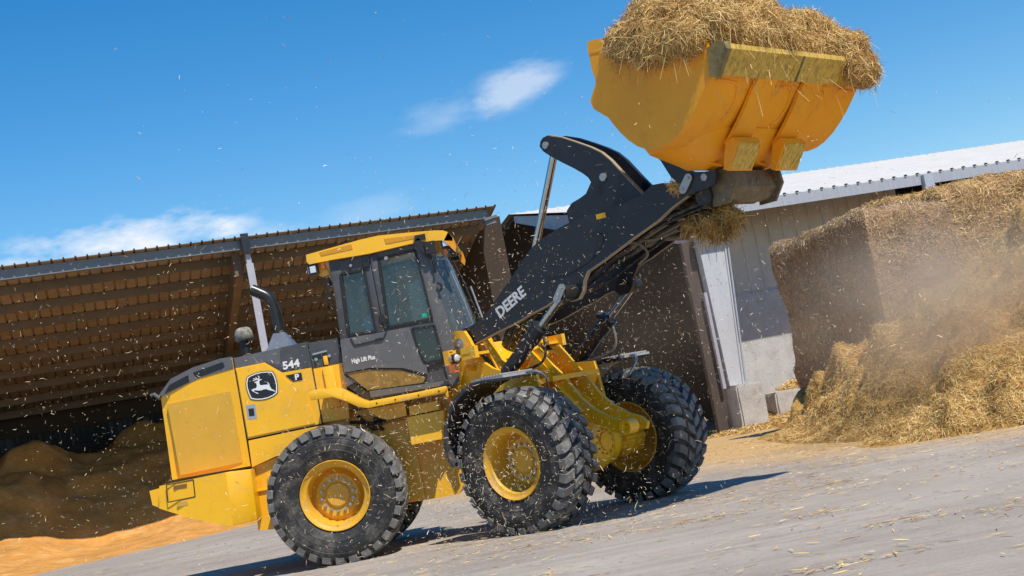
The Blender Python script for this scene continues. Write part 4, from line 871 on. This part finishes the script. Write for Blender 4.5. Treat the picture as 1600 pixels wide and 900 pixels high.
# --- exhaust and pre-cleaner
b = bm_new(); pp = smooth_path([(-.71, 0, 3.155), (-.64, 0, 3.11), (-.55, 0, 3.04), (-.505, 0, 2.94), (-.487, 0, 2.80), (-.487, 0, 2.55)], 8)
tube(b, pp, .066, 20, caps=False)
ex = obj('exhaust_pipe', b, EXH, L, smooth=True)
b = bm_new(); q = pp[0]; tube(b, [Vector(pp[0])+Vector((.01, 0, -.008)), Vector(pp[1])], .060, 20); obj('pipe_mouth', b, BLACKD, ex)
b = bm_new(); v1 = [b.verts.new(p) for p in ((-.66, -.24, 2.37), (-.30, -.24, 2.40), (-.30, .24, 2.40), (-.66, .24, 2.37))]; v2 = [b.verts.new((-.487+.085*math.cos(a), .085*math.sin(a), 2.61)) for a in (R_(225), R_(315), R_(45), R_(135))]
for i in range(4): b.faces.new((v1[i], v1[(i+1) % 4], v2[(i+1) % 4], v2[i]))
b.faces.new(v2); obj('exhaust_shroud', b, EXB, ex, bevel=.02)
b = bm_new(); tube(b, [(-.90, 0, 2.36), (-.90, 0, 2.60)], .052, 16)
pc = obj('pre_cleaner_stem', b, BLK, L, smooth=True, auto=40)
b = bm_new(); prof = [(-.06, .0), (-.06, .095), (-.045, .108), (.03, .104), (.075, .080), (.09, .05), (.095, 0)]; n = 24
rings = [[b.verts.new((-.892+r*math.cos(k*2*math.pi/n), r*math.sin(k*2*math.pi/n), 2.66+z)) for k in range(n)] for z, r in prof[1:-1]]
for a_, c_2 in zip(rings, rings[1:]):
    for k in range(n): b.faces.new((a_[k], a_[(k+1) % n], c_2[(k+1) % n], c_2[k]))
b.faces.new(rings[0][::-1]); b.faces.new(rings[-1]); obj('pre_cleaner_cap', b, mat('dusty_cap', (.08, .075, .07), .7, var=.3, vscale=12, dirt=(.42, .38, .30), dirt_amt=.85, dirt_scale=9, dirt_sharp=.42), pc, smooth=True, auto=50)

# ------------------------------------------------ front frame (local frame, then turned)
def fpart(*a, **k): k['fr'] = True; return part(*a, **k)
TW1 = [(.345, 2.18), (.42, 2.205), (.575, 2.18), (.625, 2.09), (.675, 1.96), (.76, 1.81), (.88, 1.72), (1.08, 1.64), (1.46, 1.60), (1.50, 1.20), (1.30, .55), (.60, .48), (.27, .80), (.21, 1.51)]
TWM = [(.90, 1.50), (1.08, 1.66), (1.22, 1.83), (1.28, 1.84), (1.34, 1.76), (1.44, 1.62), (1.585, 1.44), (1.72, 1.23), (1.87, 1.085), (2.05, .975), (2.18, .925), (2.26, .85), (2.23, .785), (2.13, .79), (2.0, .88), (1.78, .96), (1.5, .985), (1.1, 1.0), (.9, 1.1)]
for s in (-1, 1):
    fpart('tower_plate', TW1, s*.505-.022, s*.505+.022, YEL, bevel=.008)
    fpart('tower_arm', TWM, s*.17-.022, s*.17+.022, YEL, bevel=.008)
    b = bm_new()
    for (xa, za), (xb, zb) in (((.72, 2.10), (.86, 1.68)), ((.86, 1.68), (1.12, 1.56))): bar(b, (xa, s*.36, za), (xb, s*.36, zb), .14, .025)
    bar(b, (1.20, s*.23, 1.82), (1.42, s*.23, 1.50), .10, .02); bar(b, (1.42, s*.23, 1.50), (1.75, s*.23, 1.08), .10, .02)
    obj('tower_flange', b, YEL, L, bevel=.004, fr=True, split=True)
    b = bm_new(); tube(b, [(.485, s*.40, 2.055), (.485, s*.538, 2.055)], .062, 18); tube(b, [(.485, s*.53, 2.055), (.485, s*.555, 2.055)], .032, 12); obj('boom_pivot', b, PIN, L, fr=True, smooth=True, auto=30)
b = bm_new(); box(b, (1.0, 0, 1.48), (1.15, .80, .05)); bar(b, (1.1, 0, 1.48), (1.80, 0, .98), .33, .04); box(b, (.80, 0, 1.0), (1.0, .7, .9)); bar(b, (.62, 0, 2.0), (1.05, 0, 1.52), .78, .04); bar(b, (.80, 0, 1.74), (1.24, 0, 1.78), .32, .03)
obj('tower_web', b, YEL, L, bevel=.01, fr=True)
b = bm_new()
for k in (-1, 1): bar(b, (1.10, .07*k, 1.56), (1.62, .07*k, 1.16), .03, .10)
obj('tower_rib', b, YEL, L, bevel=.004, fr=True, split=True)
b = bm_new(); lathe_y(b, [(-.205, .035), (-.215, .04), (-.22, .075), (-.205, .085), (-.08, .085), (-.08, .035)], 24, (2.235, 0, .85), closed=True); box(b, (2.12, -.15, .87), (.16, .10, .10)); obj('tie_down_eye', b, YEL, L, fr=True, smooth=True, auto=30)
# front axle: banjo housing with a bolted round nose
b = bm_new(); tube(b, [(1.515, -.80, WC), (1.515, -.38, WC), (1.515, -.3, WC), (1.515, .3, WC), (1.515, .38, WC), (1.515, .80, WC)], [.135, .15, .24, .24, .15, .135], 24)
n = 28; rings = []
for dx, r in ((0, .30), (.12, .29), (.20, .255), (.25, .19), (.26, .10), (.285, .095), (.285, 0.02)): rings.append([b.verts.new((1.515+dx, r*math.cos(k*2*math.pi/n), WC+.02+r*math.sin(k*2*math.pi/n))) for k in range(n)])
for a_, c_2 in zip(rings, rings[1:]):
    for k in range(n): b.faces.new((a_[k], a_[(k+1) % n], c_2[(k+1) % n], c_2[k]))
b.faces.new(rings[-1]); b.faces.new(rings[0][::-1]); ax = obj('front_axle', b, YEL, L, fr=True, smooth=True, auto=40)
b = bm_new()
for k in range(12):
    a = k*math.pi/6; tube(b, [(1.775, .13*math.cos(a), WC+.02+.13*math.sin(a)), (1.795, .13*math.cos(a), WC+.02+.13*math.sin(a))], .012, 6)
obj('axle_bolt', b, YELD, ax, fr=True, split=True)
b = bm_new(); tube(b, [(1.70, .45, WC+.0), (1.72, .78, WC)], .03, 10); lathe_y(b, [(.55, .13), (.60, .20), (.80, .20), (.84, .15)], 24, (1.515, 0, WC)); lathe_y(b, [(-.55, .13), (-.60, .20), (-.80, .20), (-.84, .15)], 24, (1.515, 0, WC)); obj('brake_housing', b, YEL, L, fr=True, smooth=True, auto=40, split=True)
b = bm_new(); box(b, (1.45, 0, .95), (.55, .62, .22)); box(b, (.2, 0, 1.0), (.5, .45, .7)); obj('axle_saddle', b, YEL, L, fr=True, bevel=.02)
# fenders
for s in (-1, 1):
    b = bm_new(); cx_, cz_ = 1.52, .72; y0, y1 = (s*1.25, s*.70)
    outer = [(1.64, 1.590), (1.50, 1.595), (1.40, 1.60), (1.25, 1.60), (1.08, 1.555), (.92, 1.46), (.80, 1.34), (.71, 1.20), (.655, 1.02), (.66, .88), (.72, .78)]
    inner = [(x+.045*(cx_-x)/math.hypot(cx_-x, cz_-z_)*1.0, z_+.045*(cz_-z_)/math.hypot(cx_-x, cz_-z_)) for x, z_ in outer]
    prism(b, outer+inner[::-1], min(y0, y1), max(y0, y1)); fd = obj('fender', b, BLK if s > 0 else mat('fender_plastic', (.035, .035, .04), .5, var=.2, vscale=8, dirt=(.2, .17, .13), dirt_amt=.5, dirt_scale=5), L, fr=True, bevel=.012)
    b = bm_new(); prism(b, [(1.655, 1.600), (1.38, 1.612), (1.22, 1.612), (1.22, 1.588), (1.38, 1.588), (1.655, 1.572)], min(s*1.262, s*.72), max(s*1.262, s*.72))
    for k in range(7): prism(b, [(1.36+k*.04, 1.603+.0), (1.38+k*.04, 1.604), (1.38+k*.04, 1.619), (1.36+k*.04, 1.619)], min(s*1.264, s*.75), max(s*1.264, s*.75))
    obj('fender_step', b, mat('step_grey', (.34, .335, .34), .6, var=.2, vscale=8, dirt=(.35, .3, .24), dirt_amt=.5), fd, fr=True)
    b = bm_new(); tube(b, smooth_path([(1.64, s*.9, 1.59), (1.76, s*.85, 1.575), (1.80, s*.78, 1.50), (1.74, s*.70, 1.38)]), .014, 8); obj('fender_stay', b, EXB, fd, fr=True)
# headlamps on brackets
for s in (-1, 1):
    b = bm_new(); box(b, (.70, s*.62, 1.905), (.27, .30, .03)); box(b, (.545, s*.78, 1.91), (.08, .12, .15)); box(b, (.80, s*.74, 1.92), (.20, .06, .13)); box(b, (.545, s*.80, 1.985), (.10, .05, .016)); bar(b, (.62, s*.60, 1.80), (.62, s*.46, 1.70), .05, .03)
    hb_ = obj('headlamp_bracket', b, YEL, L, fr=True, bevel=.006)
    b = bm_new(); tube(b, [(.58, s*.78, 1.895), (.66, s*.80, 1.895)], [.05, .055], 16); obj('headlamp', b, BLK, hb_, fr=True, smooth=True, auto=40)
    b = bm_new(); tube(b, [(.66, s*.80, 1.895), (.675, s*.80, 1.895)], [.048, .036], 16); lathe_y(b, [(-.845, 0), (-.842, .025), (-.83, .035)], 12, (.60, 0, 1.895)); obj('headlamp_lens', b, LENS, hb_, fr=True, smooth=True, split=True)
    b = bm_new(); box(b, (.575, s*.77, 1.795), (.085, .09, .085)); obj('indicator', b, AMBER, hb_, fr=True, bevel=.02)

# --- boom: two plates, cross tube; straw-dusted plate edges
BO = [(.36, 2.14), (.52, 2.215), (.60, 2.21), (.856, 2.293), (1.445, 2.697), (1.558, 2.783), (1.68, 2.86), (1.83, 2.92), (2.022, 2.967), (2.285, 3.010), (2.60, 3.018), (2.895, 3.022), (3.169, 3.059), (3.319, 3.125), (3.441, 3.114), (3.58, 3.070), (3.69, 3.13), (3.79, 3.14), (3.87, 3.08), (3.87, 2.98), (3.80, 2.93), (3.70, 2.925)]
bl = T['boom']; low = [p for p in bl[22:]]
BO = BO+[(3.50, 2.86), (3.30, 2.77), (3.00, 2.68), (2.55, 2.53), (2.34, 2.47), (2.27, 2.39), (2.23, 2.29), (2.16, 2.22), (2.05, 2.215), (1.98, 2.285), (1.86, 2.27), (1.70, 2.225), (1.50, 2.19), (1.25, 2.13), (1.0, 2.09), (.70, 2.03), (.56, 2.00), (.42, 1.97), (.34, 2.04)]
for s in (-1, 1):
    bp2 = fpart('boom_plate', BO, s*.43-.025, s*.43+.025, BOOM, bevel=.006)
    if s < 0:
        ed = bm_new()
        lo = BO[22:]
        for a, c in zip([(3.70, 2.925)]+lo, lo):
            bar(ed, (a[0], -.43, a[1]-.002), (c[0], -.43, c[1]-.002), .054, .010)
        obj('dusty_edge', ed, EDGE, bp2, fr=True)
        el = T['ellipse']; elp = smooth_path([(x, -.456, z) for x, z in el[:6]], 8); e_ = bm_new(); tube(e_, elp, .006, 6); obj('weld_line', e_, BLK, bp2, fr=True)
        e_ = bm_new(); prism(e_, [(2.582, 3.0), (2.70, 2.998), (2.702, 2.945), (2.582, 2.95)], -.458, -.452); obj('yellow_tag', e_, mat('yellow_tag_paint', (.80, .42, .01), .5), bp2, fr=True)
        dx = Vector(FV(1.583, -.458, 2.443))-Vector(FV(1.059, -.458, 2.226)); uz = dx.cross(Vector((SA, CA, 0))).normalized(); uz = -uz if uz.z < 0 else uz
        text('boom_lettering', 'DEERE', .163, FV(1.055, -.4565, 2.222), dx, uz, WHITE, bp2, bold=.005, sx=1.0, depth=.0015)
    ci = []
b = bm_new()
tube(b, [(2.62, -.41, 2.78), (2.62, .41, 2.78)], .16, 20); bar(b, (2.25, 0, 2.68), (3.1, 0, 2.88), .80, .05); bar(b, (2.25, 0, 2.55), (3.1, 0, 2.78), .5, .04)
obj('boom_cross_tube', b, BOOM, L, fr=True, smooth=True, auto=40)
b = bm_new()
for k, (yy, z0) in enumerate(((-.36, 0), (-.31, -.03), (-.25, .01), (-.17, -.05), (.2, -.02))):
    tube(b, smooth_path([(.9, yy*.6, 1.9), (1.4, yy, 2.28+z0), (2.0, yy, 2.38+z0), (2.6, yy, 2.58+z0), (3.2, yy, 2.76+z0), (3.7, yy, 2.82+z0), (3.95, yy*.8, 2.86)], 5), .018, 8)
obj('boom_hose', b, HOSE, L, fr=True, smooth=True)
b = bm_new(); tube(b, [(3.15, -.16, 2.62), (3.25, .1, 2.60)], .03, 10); tube(b, smooth_path([(2.75, -.34, 2.66), (2.95, -.36, 2.62), (3.0, -.30, 2.50), (2.85, -.28, 2.42)]), .014, 8); tube(b, smooth_path([(2.8, -.30, 2.70), (3.1, -.30, 2.62), (3.35, -.22, 2.66)]), .014, 8); obj('loose_hose', b, mat('dusty_hose', (.16, .13, .09), .7, var=.3), L, fr=True, smooth=True, split=True)
# lift pins and keeper plates
for s in (-1, 1):
    b = bm_new(); tube(b, [(2.11, s*.38, 2.305), (2.11, s*.66, 2.305)], .075, 20); obj('lift_pin_boss', b, BLK, L, fr=True, smooth=True, auto=40)
    b = bm_new()
    if s < 0:
        for c0, c1, yy in (((2.14, 2.35), (2.05, 2.25), -.672), ((3.80, 3.075), (3.715, 2.985), -.535)):
            bar(b, (c0[0], yy, c0[1]), (c1[0], yy, c1[1]), .014, .085, upv=(0, 0, 1)); tube(b, [(c0[0], yy-.008, c0[1]), (c0[0], yy+.006, c0[1])], .0425, 16); tube(b, [(c1[0], yy-.008, c1[1]), (c1[0], yy+.006, c1[1])], .0425, 16)
            tube(b, [(c0[0], yy-.022, c0[1]), (c0[0], yy, c0[1])], .014, 6); tube(b, [(c1[0], yy-.022, c1[1]), (c1[0], yy, c1[1])], .014, 6)
        obj('keeper_plate', b, PIN, L, fr=True, smooth=True, auto=30, split=True)
    else:
        tube(b, [(2.11, .64, 2.305), (2.11, .68, 2.305)], .04, 14); obj('lift_pin', b, PIN, L, fr=True, smooth=True, auto=30)
    # lift cylinder: rod from boom pin, barrel down to the tower
    top = Vector((2.10, s*.60, 2.30)); bot = Vector((1.14, s*.60, 1.63)); d = (bot-top).normalized(); m_ = top+d*.58
    b = bm_new(); tube(b, [m_, bot], .078, 18); tube(b, [m_-d*.10, m_+d*.10], .090, 18); box(b, m_+Vector((-.04, 0, .10)), (.07, .06, .05)); cyl = obj('lift_cylinder', b, BOOM, L, fr=True, smooth=True, auto=40)
    b = bm_new(); tube(b, [top, m_], .038, 16); obj('cylinder_rod', b, CHROME, cyl, fr=True, smooth=True, auto=40)
    b = bm_new(); tube(b, smooth_path([m_+Vector((-.06, 0, .13)), m_+Vector((.02, -.02*s, .10)), m_+Vector((.10, 0, -.05)), m_+Vector((.02, 0, -.30)), (1.05, s*.5, 1.60)]), .014, 8); tube(b, [m_+Vector((-.08, 0, .12)), m_+Vector((.0, 0, .14))], .020, 8); obj('cylinder_hose', b, EXB if s > 0 else HOSE, cyl, fr=True, smooth=True)
# bellcrank and bucket cylinder
BE = [(1.812, 3.915), (1.835, 3.965), (1.88, 3.995), (1.946, 4.0), (2.12, 3.93), (2.30, 3.83), (2.46, 3.735), (2.58, 3.65), (2.68, 3.54), (2.79, 3.38), (2.92, 3.20), (3.02, 3.07), (3.0, 2.98), (2.60, 2.92), (2.30, 2.93), (2.00, 3.0), (2.00, 3.17), (2.085, 3.235), (2.20, 3.258), (2.29, 3.285), (2.385, 3.385), (2.36, 3.44), (2.30, 3.50), (2.20, 3.58), (2.06, 3.68), (1.93, 3.78), (1.85, 3.85)]
for yy in (-.14, .14):
    fpart('bellcrank_plate', BE, yy-.025, yy+.025, BOOM, bevel=.005)
ed = bm_new(); lo = BE[3:12]
for a, c in zip(lo, lo[1:]): bar(ed, (a[0], -.14, a[1]+.001), (c[0], -.14, c[1]+.001), .052, .010)
obj('bellcrank_edge', ed, EDGE, L, fr=True)
b = bm_new()
for x, z, r in ((1.90, 3.905, .038), (2.555, 3.395, .042)): tube(b, [(x, -.185, z), (x, .18, z)], r, 18)
obj('bellcrank_pin', b, PIN, L, fr=True, smooth=True, auto=30, split=True)
b = bm_new(); tube(b, [(1.90, 0, 3.905), (1.20, 0, 2.62)], .042, 18); obj('bucket_cylinder_rod', b, CHROME, L, fr=True, smooth=True, auto=40)
b = bm_new(); tube(b, [(1.30, 0, 2.80), (.72, 0, 1.95)], .085, 20); obj('bucket_cylinder', b, BOOM, L, fr=True, smooth=True, auto=40)
b = bm_new(); tube(b, [(2.99, 0, 3.02), (3.55, 0, 3.05)], .07, 14); obj('coupler_link', b, BOOM, L, fr=True, smooth=True)
# quick coupler
CO = [(3.45, 3.47), (3.455, 3.39), (3.52, 3.315), (3.56, 3.22), (3.60, 3.13), (3.68, 3.05), (3.655, 2.975), (3.70, 2.925), (3.845, 2.93), (3.96, 2.93), (4.06, 2.95), (4.10, 3.03), (4.10, 3.08), (3.98, 3.09), (3.86, 3.12), (3.72, 3.20), (3.62, 3.32), (3.57, 3.46)]
for s in (-1, 1):
    fpart('coupler_plate', CO, s*.50-.02, s*.50+.02, BOOM, bevel=.005)
b = bm_new(); tube(b, [(3.965, -.53, 3.04), (3.965, .53, 3.04)], .035, 14); obj('coupler_pin', b, PIN, L, fr=True, smooth=True, auto=30)
b = bm_new(); prism(b, [(4.02, 3.06), (4.12, 3.07), (4.16, 2.90), (4.06, 2.80), (3.94, 2.79), (3.97, 2.88)], -.38, .44)
for yy in (-.38, .46): prism(b, [(3.96, 3.08), (4.20, 3.09), (4.22, 2.92), (4.10, 2.76), (3.92, 2.76)], yy-.02, yy+.02)
for yy in (-.28, 0.0, .1, .34): tube(b, [(4.13, yy, 2.95), (4.155, yy, 2.945)], .018, 8)
obj('coupler_crossbar', b, STEELD, L, fr=True, bevel=.006)
b = bm_new(); tube(b, [(3.86, -.44, 2.88), (3.86, .44, 2.88)], .09, 18); tube(b, [(3.50, -.40, 2.90), (3.50, .40, 2.90)], .07, 16); obj('coupler_tube', b, HOSE, L, fr=True, smooth=True, auto=40, split=True)

# ------------------------------------------------ bucket
SP = [(4.95, 3.955), (4.85, 3.845), (4.745, 3.735), (4.60, 3.57), (4.50, 3.475), (4.40, 3.395), (4.27, 3.32), (4.17, 3.288), (4.06, 3.280), (3.96, 3.305), (3.87, 3.355), (3.78, 3.44), (3.71, 3.53), (3.66, 3.61), (3.61, 3.70), (3.47, 3.82), (3.445, 3.90), (3.50, 3.98), (3.56, 4.06), (3.535, 4.17), (3.535, 4.28), (3.555, 4.43)]
SH = SP[:15]+[(3.56, 3.80), (3.53, 3.95), (3.53, 4.28), (3.555, 4.43)]
def offs(p, d):
    o = []
    for i in range(len(p)):
        a = Vector(p[max(i-1, 0)]); c = Vector(p[min(i+1, len(p)-1)]); t = (c-a).normalized(); o.append((p[i][0]+t.y*d, p[i][1]-t.x*d))
    return o
def bm_shell(prof, th, y0, y1, inset_fn=None):
    b = bm_new(); inn = offs(prof, th); prism(b, prof+inn[::-1], y0, y1); return b
bk = obj('bucket', bm_shell(SH, .028, -1.325, 1.325), YELB, L, fr=True, bevel=.004)
for s in (-1, 1):
    b = bm_new(); prism(b, SP[2:]+[(3.82, 4.40), (4.35, 4.24), (4.80, 4.04), (4.84, 3.90)], s*1.34-.016, s*1.34+.016); obj('side_plate', b, YELB, bk, fr=True, bevel=.006)
    b = bm_new(); prism(b, [(3.55, 4.445), (3.80, 4.41), (4.40, 4.235), (4.80, 4.07), (4.80, 3.88), (4.66, 3.86), (4.38, 4.08), (3.84, 4.29), (3.53, 4.33)], s*1.352-.008, s*1.352+.006); obj('side_rim', b, YELB, bk, fr=True, bevel=.003)
    b = bm_new(); prism(b, [(4.765, 3.745), (4.835, 3.712), (4.99, 3.93), (4.98, 4.0), (4.90, 4.02), (4.80, 3.99)], s*1.325-.05, s*1.325+.035); obj('corner_guard', b, mat('grimy_edge_steel', (.26, .19, .07), .6, var=.4, vscale=9, dirt=(.09, .07, .04), dirt_amt=.8, dirt_scale=8, dirt_sharp=.46), bk, fr=True, bevel=.008)
b = bm_new(); prism(b, [(4.80, 3.765), (4.825, 3.742), (4.975, 3.94), (4.975, 3.985), (4.94, 3.975)], -1.27, 1.27); obj('cutting_edge', b, WORN, bk, fr=True, bevel=.003)
b = bm_new()
for yy in (0.0,): prism(b, [(4.815, 3.745), (4.83, 3.735), (4.982, 3.938), (4.97, 3.945)], yy-.012, yy+.012)
obj('edge_joint', b, STEELD, bk, fr=True)
# back hook structure bulging below the shell
hk = [(3.55, 3.62), (3.60, 3.44), (3.70, 3.26), (3.84, 3.135), (4.0, 3.10), (4.16, 3.14), (4.30, 3.24), (4.42, 3.40), (4.25, 3.34), (4.06, 3.30), (3.87, 3.37), (3.66, 3.61)]
b = bm_new(); n = len(hk); secs = []
for y, k in ((-1.05, .0), (-.72, .8), (-.60, 1.0), (.60, 1.0), (.72, .8), (1.05, .0)):
    row = []
    for i, (x, z_) in enumerate(hk):
        xb, zb = (4.05-(4.05-x)*.80, max(z_, 3.30) if i < 8 else z_); row.append(b.verts.new((xb+(x-xb)*k, y, zb+(z_-zb)*k)))
    secs.append(row)
for a_, c_2 in zip(secs, secs[1:]):
    for i in range(n): b.faces.new((a_[i], a_[(i+1) % n], c_2[(i+1) % n], c_2[i]))
b.faces.new(secs[0]); b.faces.new(secs[-1][::-1]); obj('heel_section', b, YELB, bk, fr=True, smooth=True, auto=50)
for yc in (-.47, .37):
    w = .17; b = bm_new(); sp_ = [(4.80, 3.775), (4.70, 3.675), (4.60, 3.55), (4.50, 3.44), (4.40, 3.34), (4.32, 3.28)]; up_ = offs(sp_, -.035)
    prism(b, sp_+up_[::-1], yc-w, yc+w)
    ob = obj('wear_strap', b, YELB, bk, fr=True, bevel=.006)
    b = bm_new(); prism(b, [(4.45, 3.30), (4.50, 3.245), (4.33, 3.01), (4.285, 3.035), (4.32, 3.14), (4.36, 3.26)], yc-w-.035, yc+w+.035); obj('heel_pad', b, YELB, bk, fr=True, bevel=.008)
    b = bm_new(); prism(b, [(4.47, 3.245), (4.505, 3.232), (4.345, 3.022), (4.31, 3.03)], yc-w-.012, yc+w+.012); obj('worn_pad', b, WORN, bk, fr=True, bevel=.004)
def fz(x): return float(np.interp(x, [4.27, 4.40, 4.50, 4.60, 4.745, 4.85], [3.32, 3.395, 3.475, 3.57, 3.735, 3.845]))-.004
for pts_ in ([(4.745, -1.24), (4.74, -1.0), (4.72, -.87), (4.64, -.80), (4.54, -.80), (4.47, -.84)], [(4.73, -.12), (4.73, .02), (4.69, .11), (4.60, .14), (4.50, .12), (4.45, .04)], [(4.745, .98), (4.74, 1.12), (4.735, 1.28)]):
    b = bm_new(); tube(b, smooth_path([(x, y, fz(x)) for x, y in pts_], 6), .013, 8); obj('weld_seam', b, YELB, bk, fr=True, smooth=True)
b = bm_new()
for y0, y1 in ((-.80, -.52), (.10, .28)): bar(b, (4.02, y0, 3.20), (4.18, y1, 3.10), .05, .02)
obj('heel_gusset', b, YELB, bk, fr=True, bevel=.004, split=True)

# ------------------------------------------------ straw in the bucket
def toW(V): 
    V = np.asarray(V); return np.stack([JX+CA*V[:, 0]+SA*V[:, 1], -SA*V[:, 0]+CA*V[:, 1], V[:, 2]], 1)
LM = [((4.28, -.70, 4.30), (.55, .58, .56)), ((4.12, -1.00, 4.38), (.41, .34, .45)), ((4.52, -.45, 4.25), (.43, .60, .46)), ((4.25, -.1, 4.30), (.60, .60, .48)), ((4.50, .45, 4.14), (.44, .60, .34)), ((4.52, .88, 4.12), (.42, .38, .30)),
      ((4.75, .75, 4.10), (.22, .55, .18)), ((4.92, 1.14, 3.96), (.17, .20, .20)), ((4.73, -.20, 4.12), (.23, .9, .20)), ((3.90, -.3, 4.25), (.35, 1.0, .25)), ((4.0, .8, 4.2), (.45, .55, .25)), ((4.42, -1.15, 4.26), (.55, .27, .26)), ((3.96, -1.26, 4.38), (.15, .12, .17)), ((4.25, -1.27, 4.34), (.36, .14, .17)), ((4.62, -1.22, 4.18), (.26, .17, .17))]
V, Fq = lumps(LM, .16, 5, 2.6); V = toW(V)
Pm, Nm = tri_sample(V, Fq, 80000, wfun=lambda p, n: (p[:, 2] > 3.72)*(.3+.7*(n[:, 1] < .3))); S1, Q1 = strands(Pm, Nm, (.04, .20), .0058, .8, .6, bend=.45)
Pm, Nm = tri_sample(V, Fq, 2600, wfun=lambda p, n: (p[:, 2] > 3.80)*(p[:, 2] < 4.45)*(n[:, 1] < .1)*1.0); S2, Q2 = strands(Pm, Nm, (.12, .34), .0055, 1.0, 2.2, bend=.5)
tag(np_mesh('straw_load', np.concatenate([V, S1, S2]), np.concatenate([Fq, Q1+len(V), Q2+len(V)+len(S1)]), [STRAWBASE, STRAW], mi=np.concatenate([np.zeros(len(Fq)), np.ones(len(Q1)+len(Q2))])), 'big mound of golden straw heaped over the raised yellow bucket', 'straw load')
LM = [((3.86, -.10, 2.66), (.13, .15, .09)), ((3.72, -.18, 2.64), (.11, .13, .07)), ((3.60, -.24, 2.66), (.10, .10, .04))]
V, Fq = lumps(LM, .05, 9, 5); V = toW(V)
tag(straw_body('straw_wad', V, Fq, STRAWBASE, STRAWO, 1500, (.08, .26), .0075, lift=1.0, sag=1.2, bend=.4), 'orange wad of straw caught hanging under the bucket coupler', 'straw wad', 'straw stuck on the boom')
LM = [((3.62, -.47, 3.03), (.08, .05, .06))]
V, Fq = lumps(LM, .02, 19, 9); V = toW(V)
tag(straw_body('straw_wad', V, Fq, STRAWBASE, STRAW, 160, (.06, .18), .008, lift=1.0, sag=.6, bend=.4), 'small wisp of straw stuck on top of the boom tip by the coupler', 'straw wad', 'straw stuck on the boom')
# straw clinging to ledges of the machine, airborne chaff
def fly(n, fn, L_, w): 
    P = fn(n); SV, SF = strands(P, RNG.normal(size=P.shape), L_, w, 1.0, 0, bend=.3); return SV, SF
def cloud(n):
    k = [int(n*f) for f in (.30, .25, .20, .25)]
    a = RNG.normal(size=(k[0], 3))*[1.3, 1.1, .75]+[1.9, -2.2, 1.6]
    b_ = RNG.normal(size=(k[1], 3))*[.9, .9, .45]+[1.9, -2.5, .75]
    c_ = RNG.normal(size=(k[2], 3))*[1.7, 1.5, 1.0]+[3.6, -1.2, 1.9]
    d_ = RNG.uniform([-5, -6, .1], [6, 5, 3.4], (k[3], 3))
    P = np.concatenate([a, b_, c_, d_]); P = P[fbm(P, 1.5, 3, 200)+RNG.normal(size=len(P))*.25 > -.12]; return P[(P[:, 2] > .03) & (P[:, 2] < 4.6)]
V1, F1 = fly(21000, cloud, (.010, .048), .0038)
V2, F2 = fly(500, cloud, (.05, .11), .0042)
V3, F3 = fly(1500, lambda n: RNG.uniform([-6, 2, .3], [5, 11, 4.0], (n, 3)), (.02, .06), .0050)
V4, F4 = fly(160, lambda n: RNG.uniform([-2, -3, 3.3], [6, 3, 6], (n, 3)), (.02, .05), .006)
VV = np.concatenate([V1, V2, V3, V4]); FF = np.concatenate([F1, F2+len(V1), F3+len(V1)+len(V2), F4+len(V1)+len(V2)+len(V3)])
tag(np_mesh('flying_chaff', VV, FF, straw_mat('pale_chaff', [(.48, .28, .11), (.80, .58, .28), (.92, .80, .56)])), 'pale chips of chaff falling through the air around the loader', 'chaff', kind='stuff')

# ------------------------------------------------ dust in the air over the dug heap
def dust(name, c, s, dens, lab, sc=.9, seed=0.):
    b_ = bm_new(); box(b_, (0, 0, 0), (2, 2, 2)); me = bpy.data.meshes.new(name); b_.to_mesh(me); b_.free(); o = bpy.data.objects.new(name, me); COL.objects.link(o); o.location = c; o.scale = s
    m = bpy.data.materials.new(name); m.use_nodes = True; t = m.node_tree; t.nodes.clear(); ou = N(t, 'ShaderNodeOutputMaterial'); pv = N(t, 'ShaderNodeVolumePrincipled'); pv.inputs['Color'].default_value = (.88, .73, .56, 1); pv.inputs['Anisotropy'].default_value = .2
    tc_ = N(t, 'ShaderNodeTexCoord'); g = N(t, 'ShaderNodeNewGeometry')
    ln = N(t, 'ShaderNodeVectorMath', operation='LENGTH'); t.links.new(tc_.outputs['Object'], ln.inputs[0])
    f = math_(t, 'POWER', math_(t, 'SUBTRACT', 1.0, ln.outputs['Value'], clamp=True), 1.3)
    nn = N(t, 'ShaderNodeTexNoise'); nn.inputs['Scale'].default_value = sc; nn.inputs['Detail'].default_value = 3; t.links.new(g.outputs['Position'], nn.inputs['Vector'])
    q = math_(t, 'MULTIPLY', math_(t, 'SUBTRACT', nn.outputs[0], .30, clamp=True), 3.0)
    t.links.new(math_(t, 'MULTIPLY', math_(t, 'MULTIPLY', f, q), dens), pv.inputs['Density']); t.links.new(pv.outputs[0], ou.inputs['Volume']); me.materials.append(m)
    tag(o, lab, 'dust cloud', kind='stuff'); return o
DUST_ON = True
if DUST_ON:
    dust('dust_cloud', (7.9, 2.9, 1.55), (2.6, 2.4, 1.5), 1.15, 'pale brown dust drifting over the dug slope of the straw heap')
    dust('dust_cloud', (5.2, 9.5, 2.6), (5.0, 3.6, 2.8), .05, 'thin brown dust hanging before the barn opening behind the bucket', sc=.6)
    SC.cycles.volume_step_rate = 2.5; SC.cycles.volume_bounces = 1; SC.cycles.volume_max_steps = 128
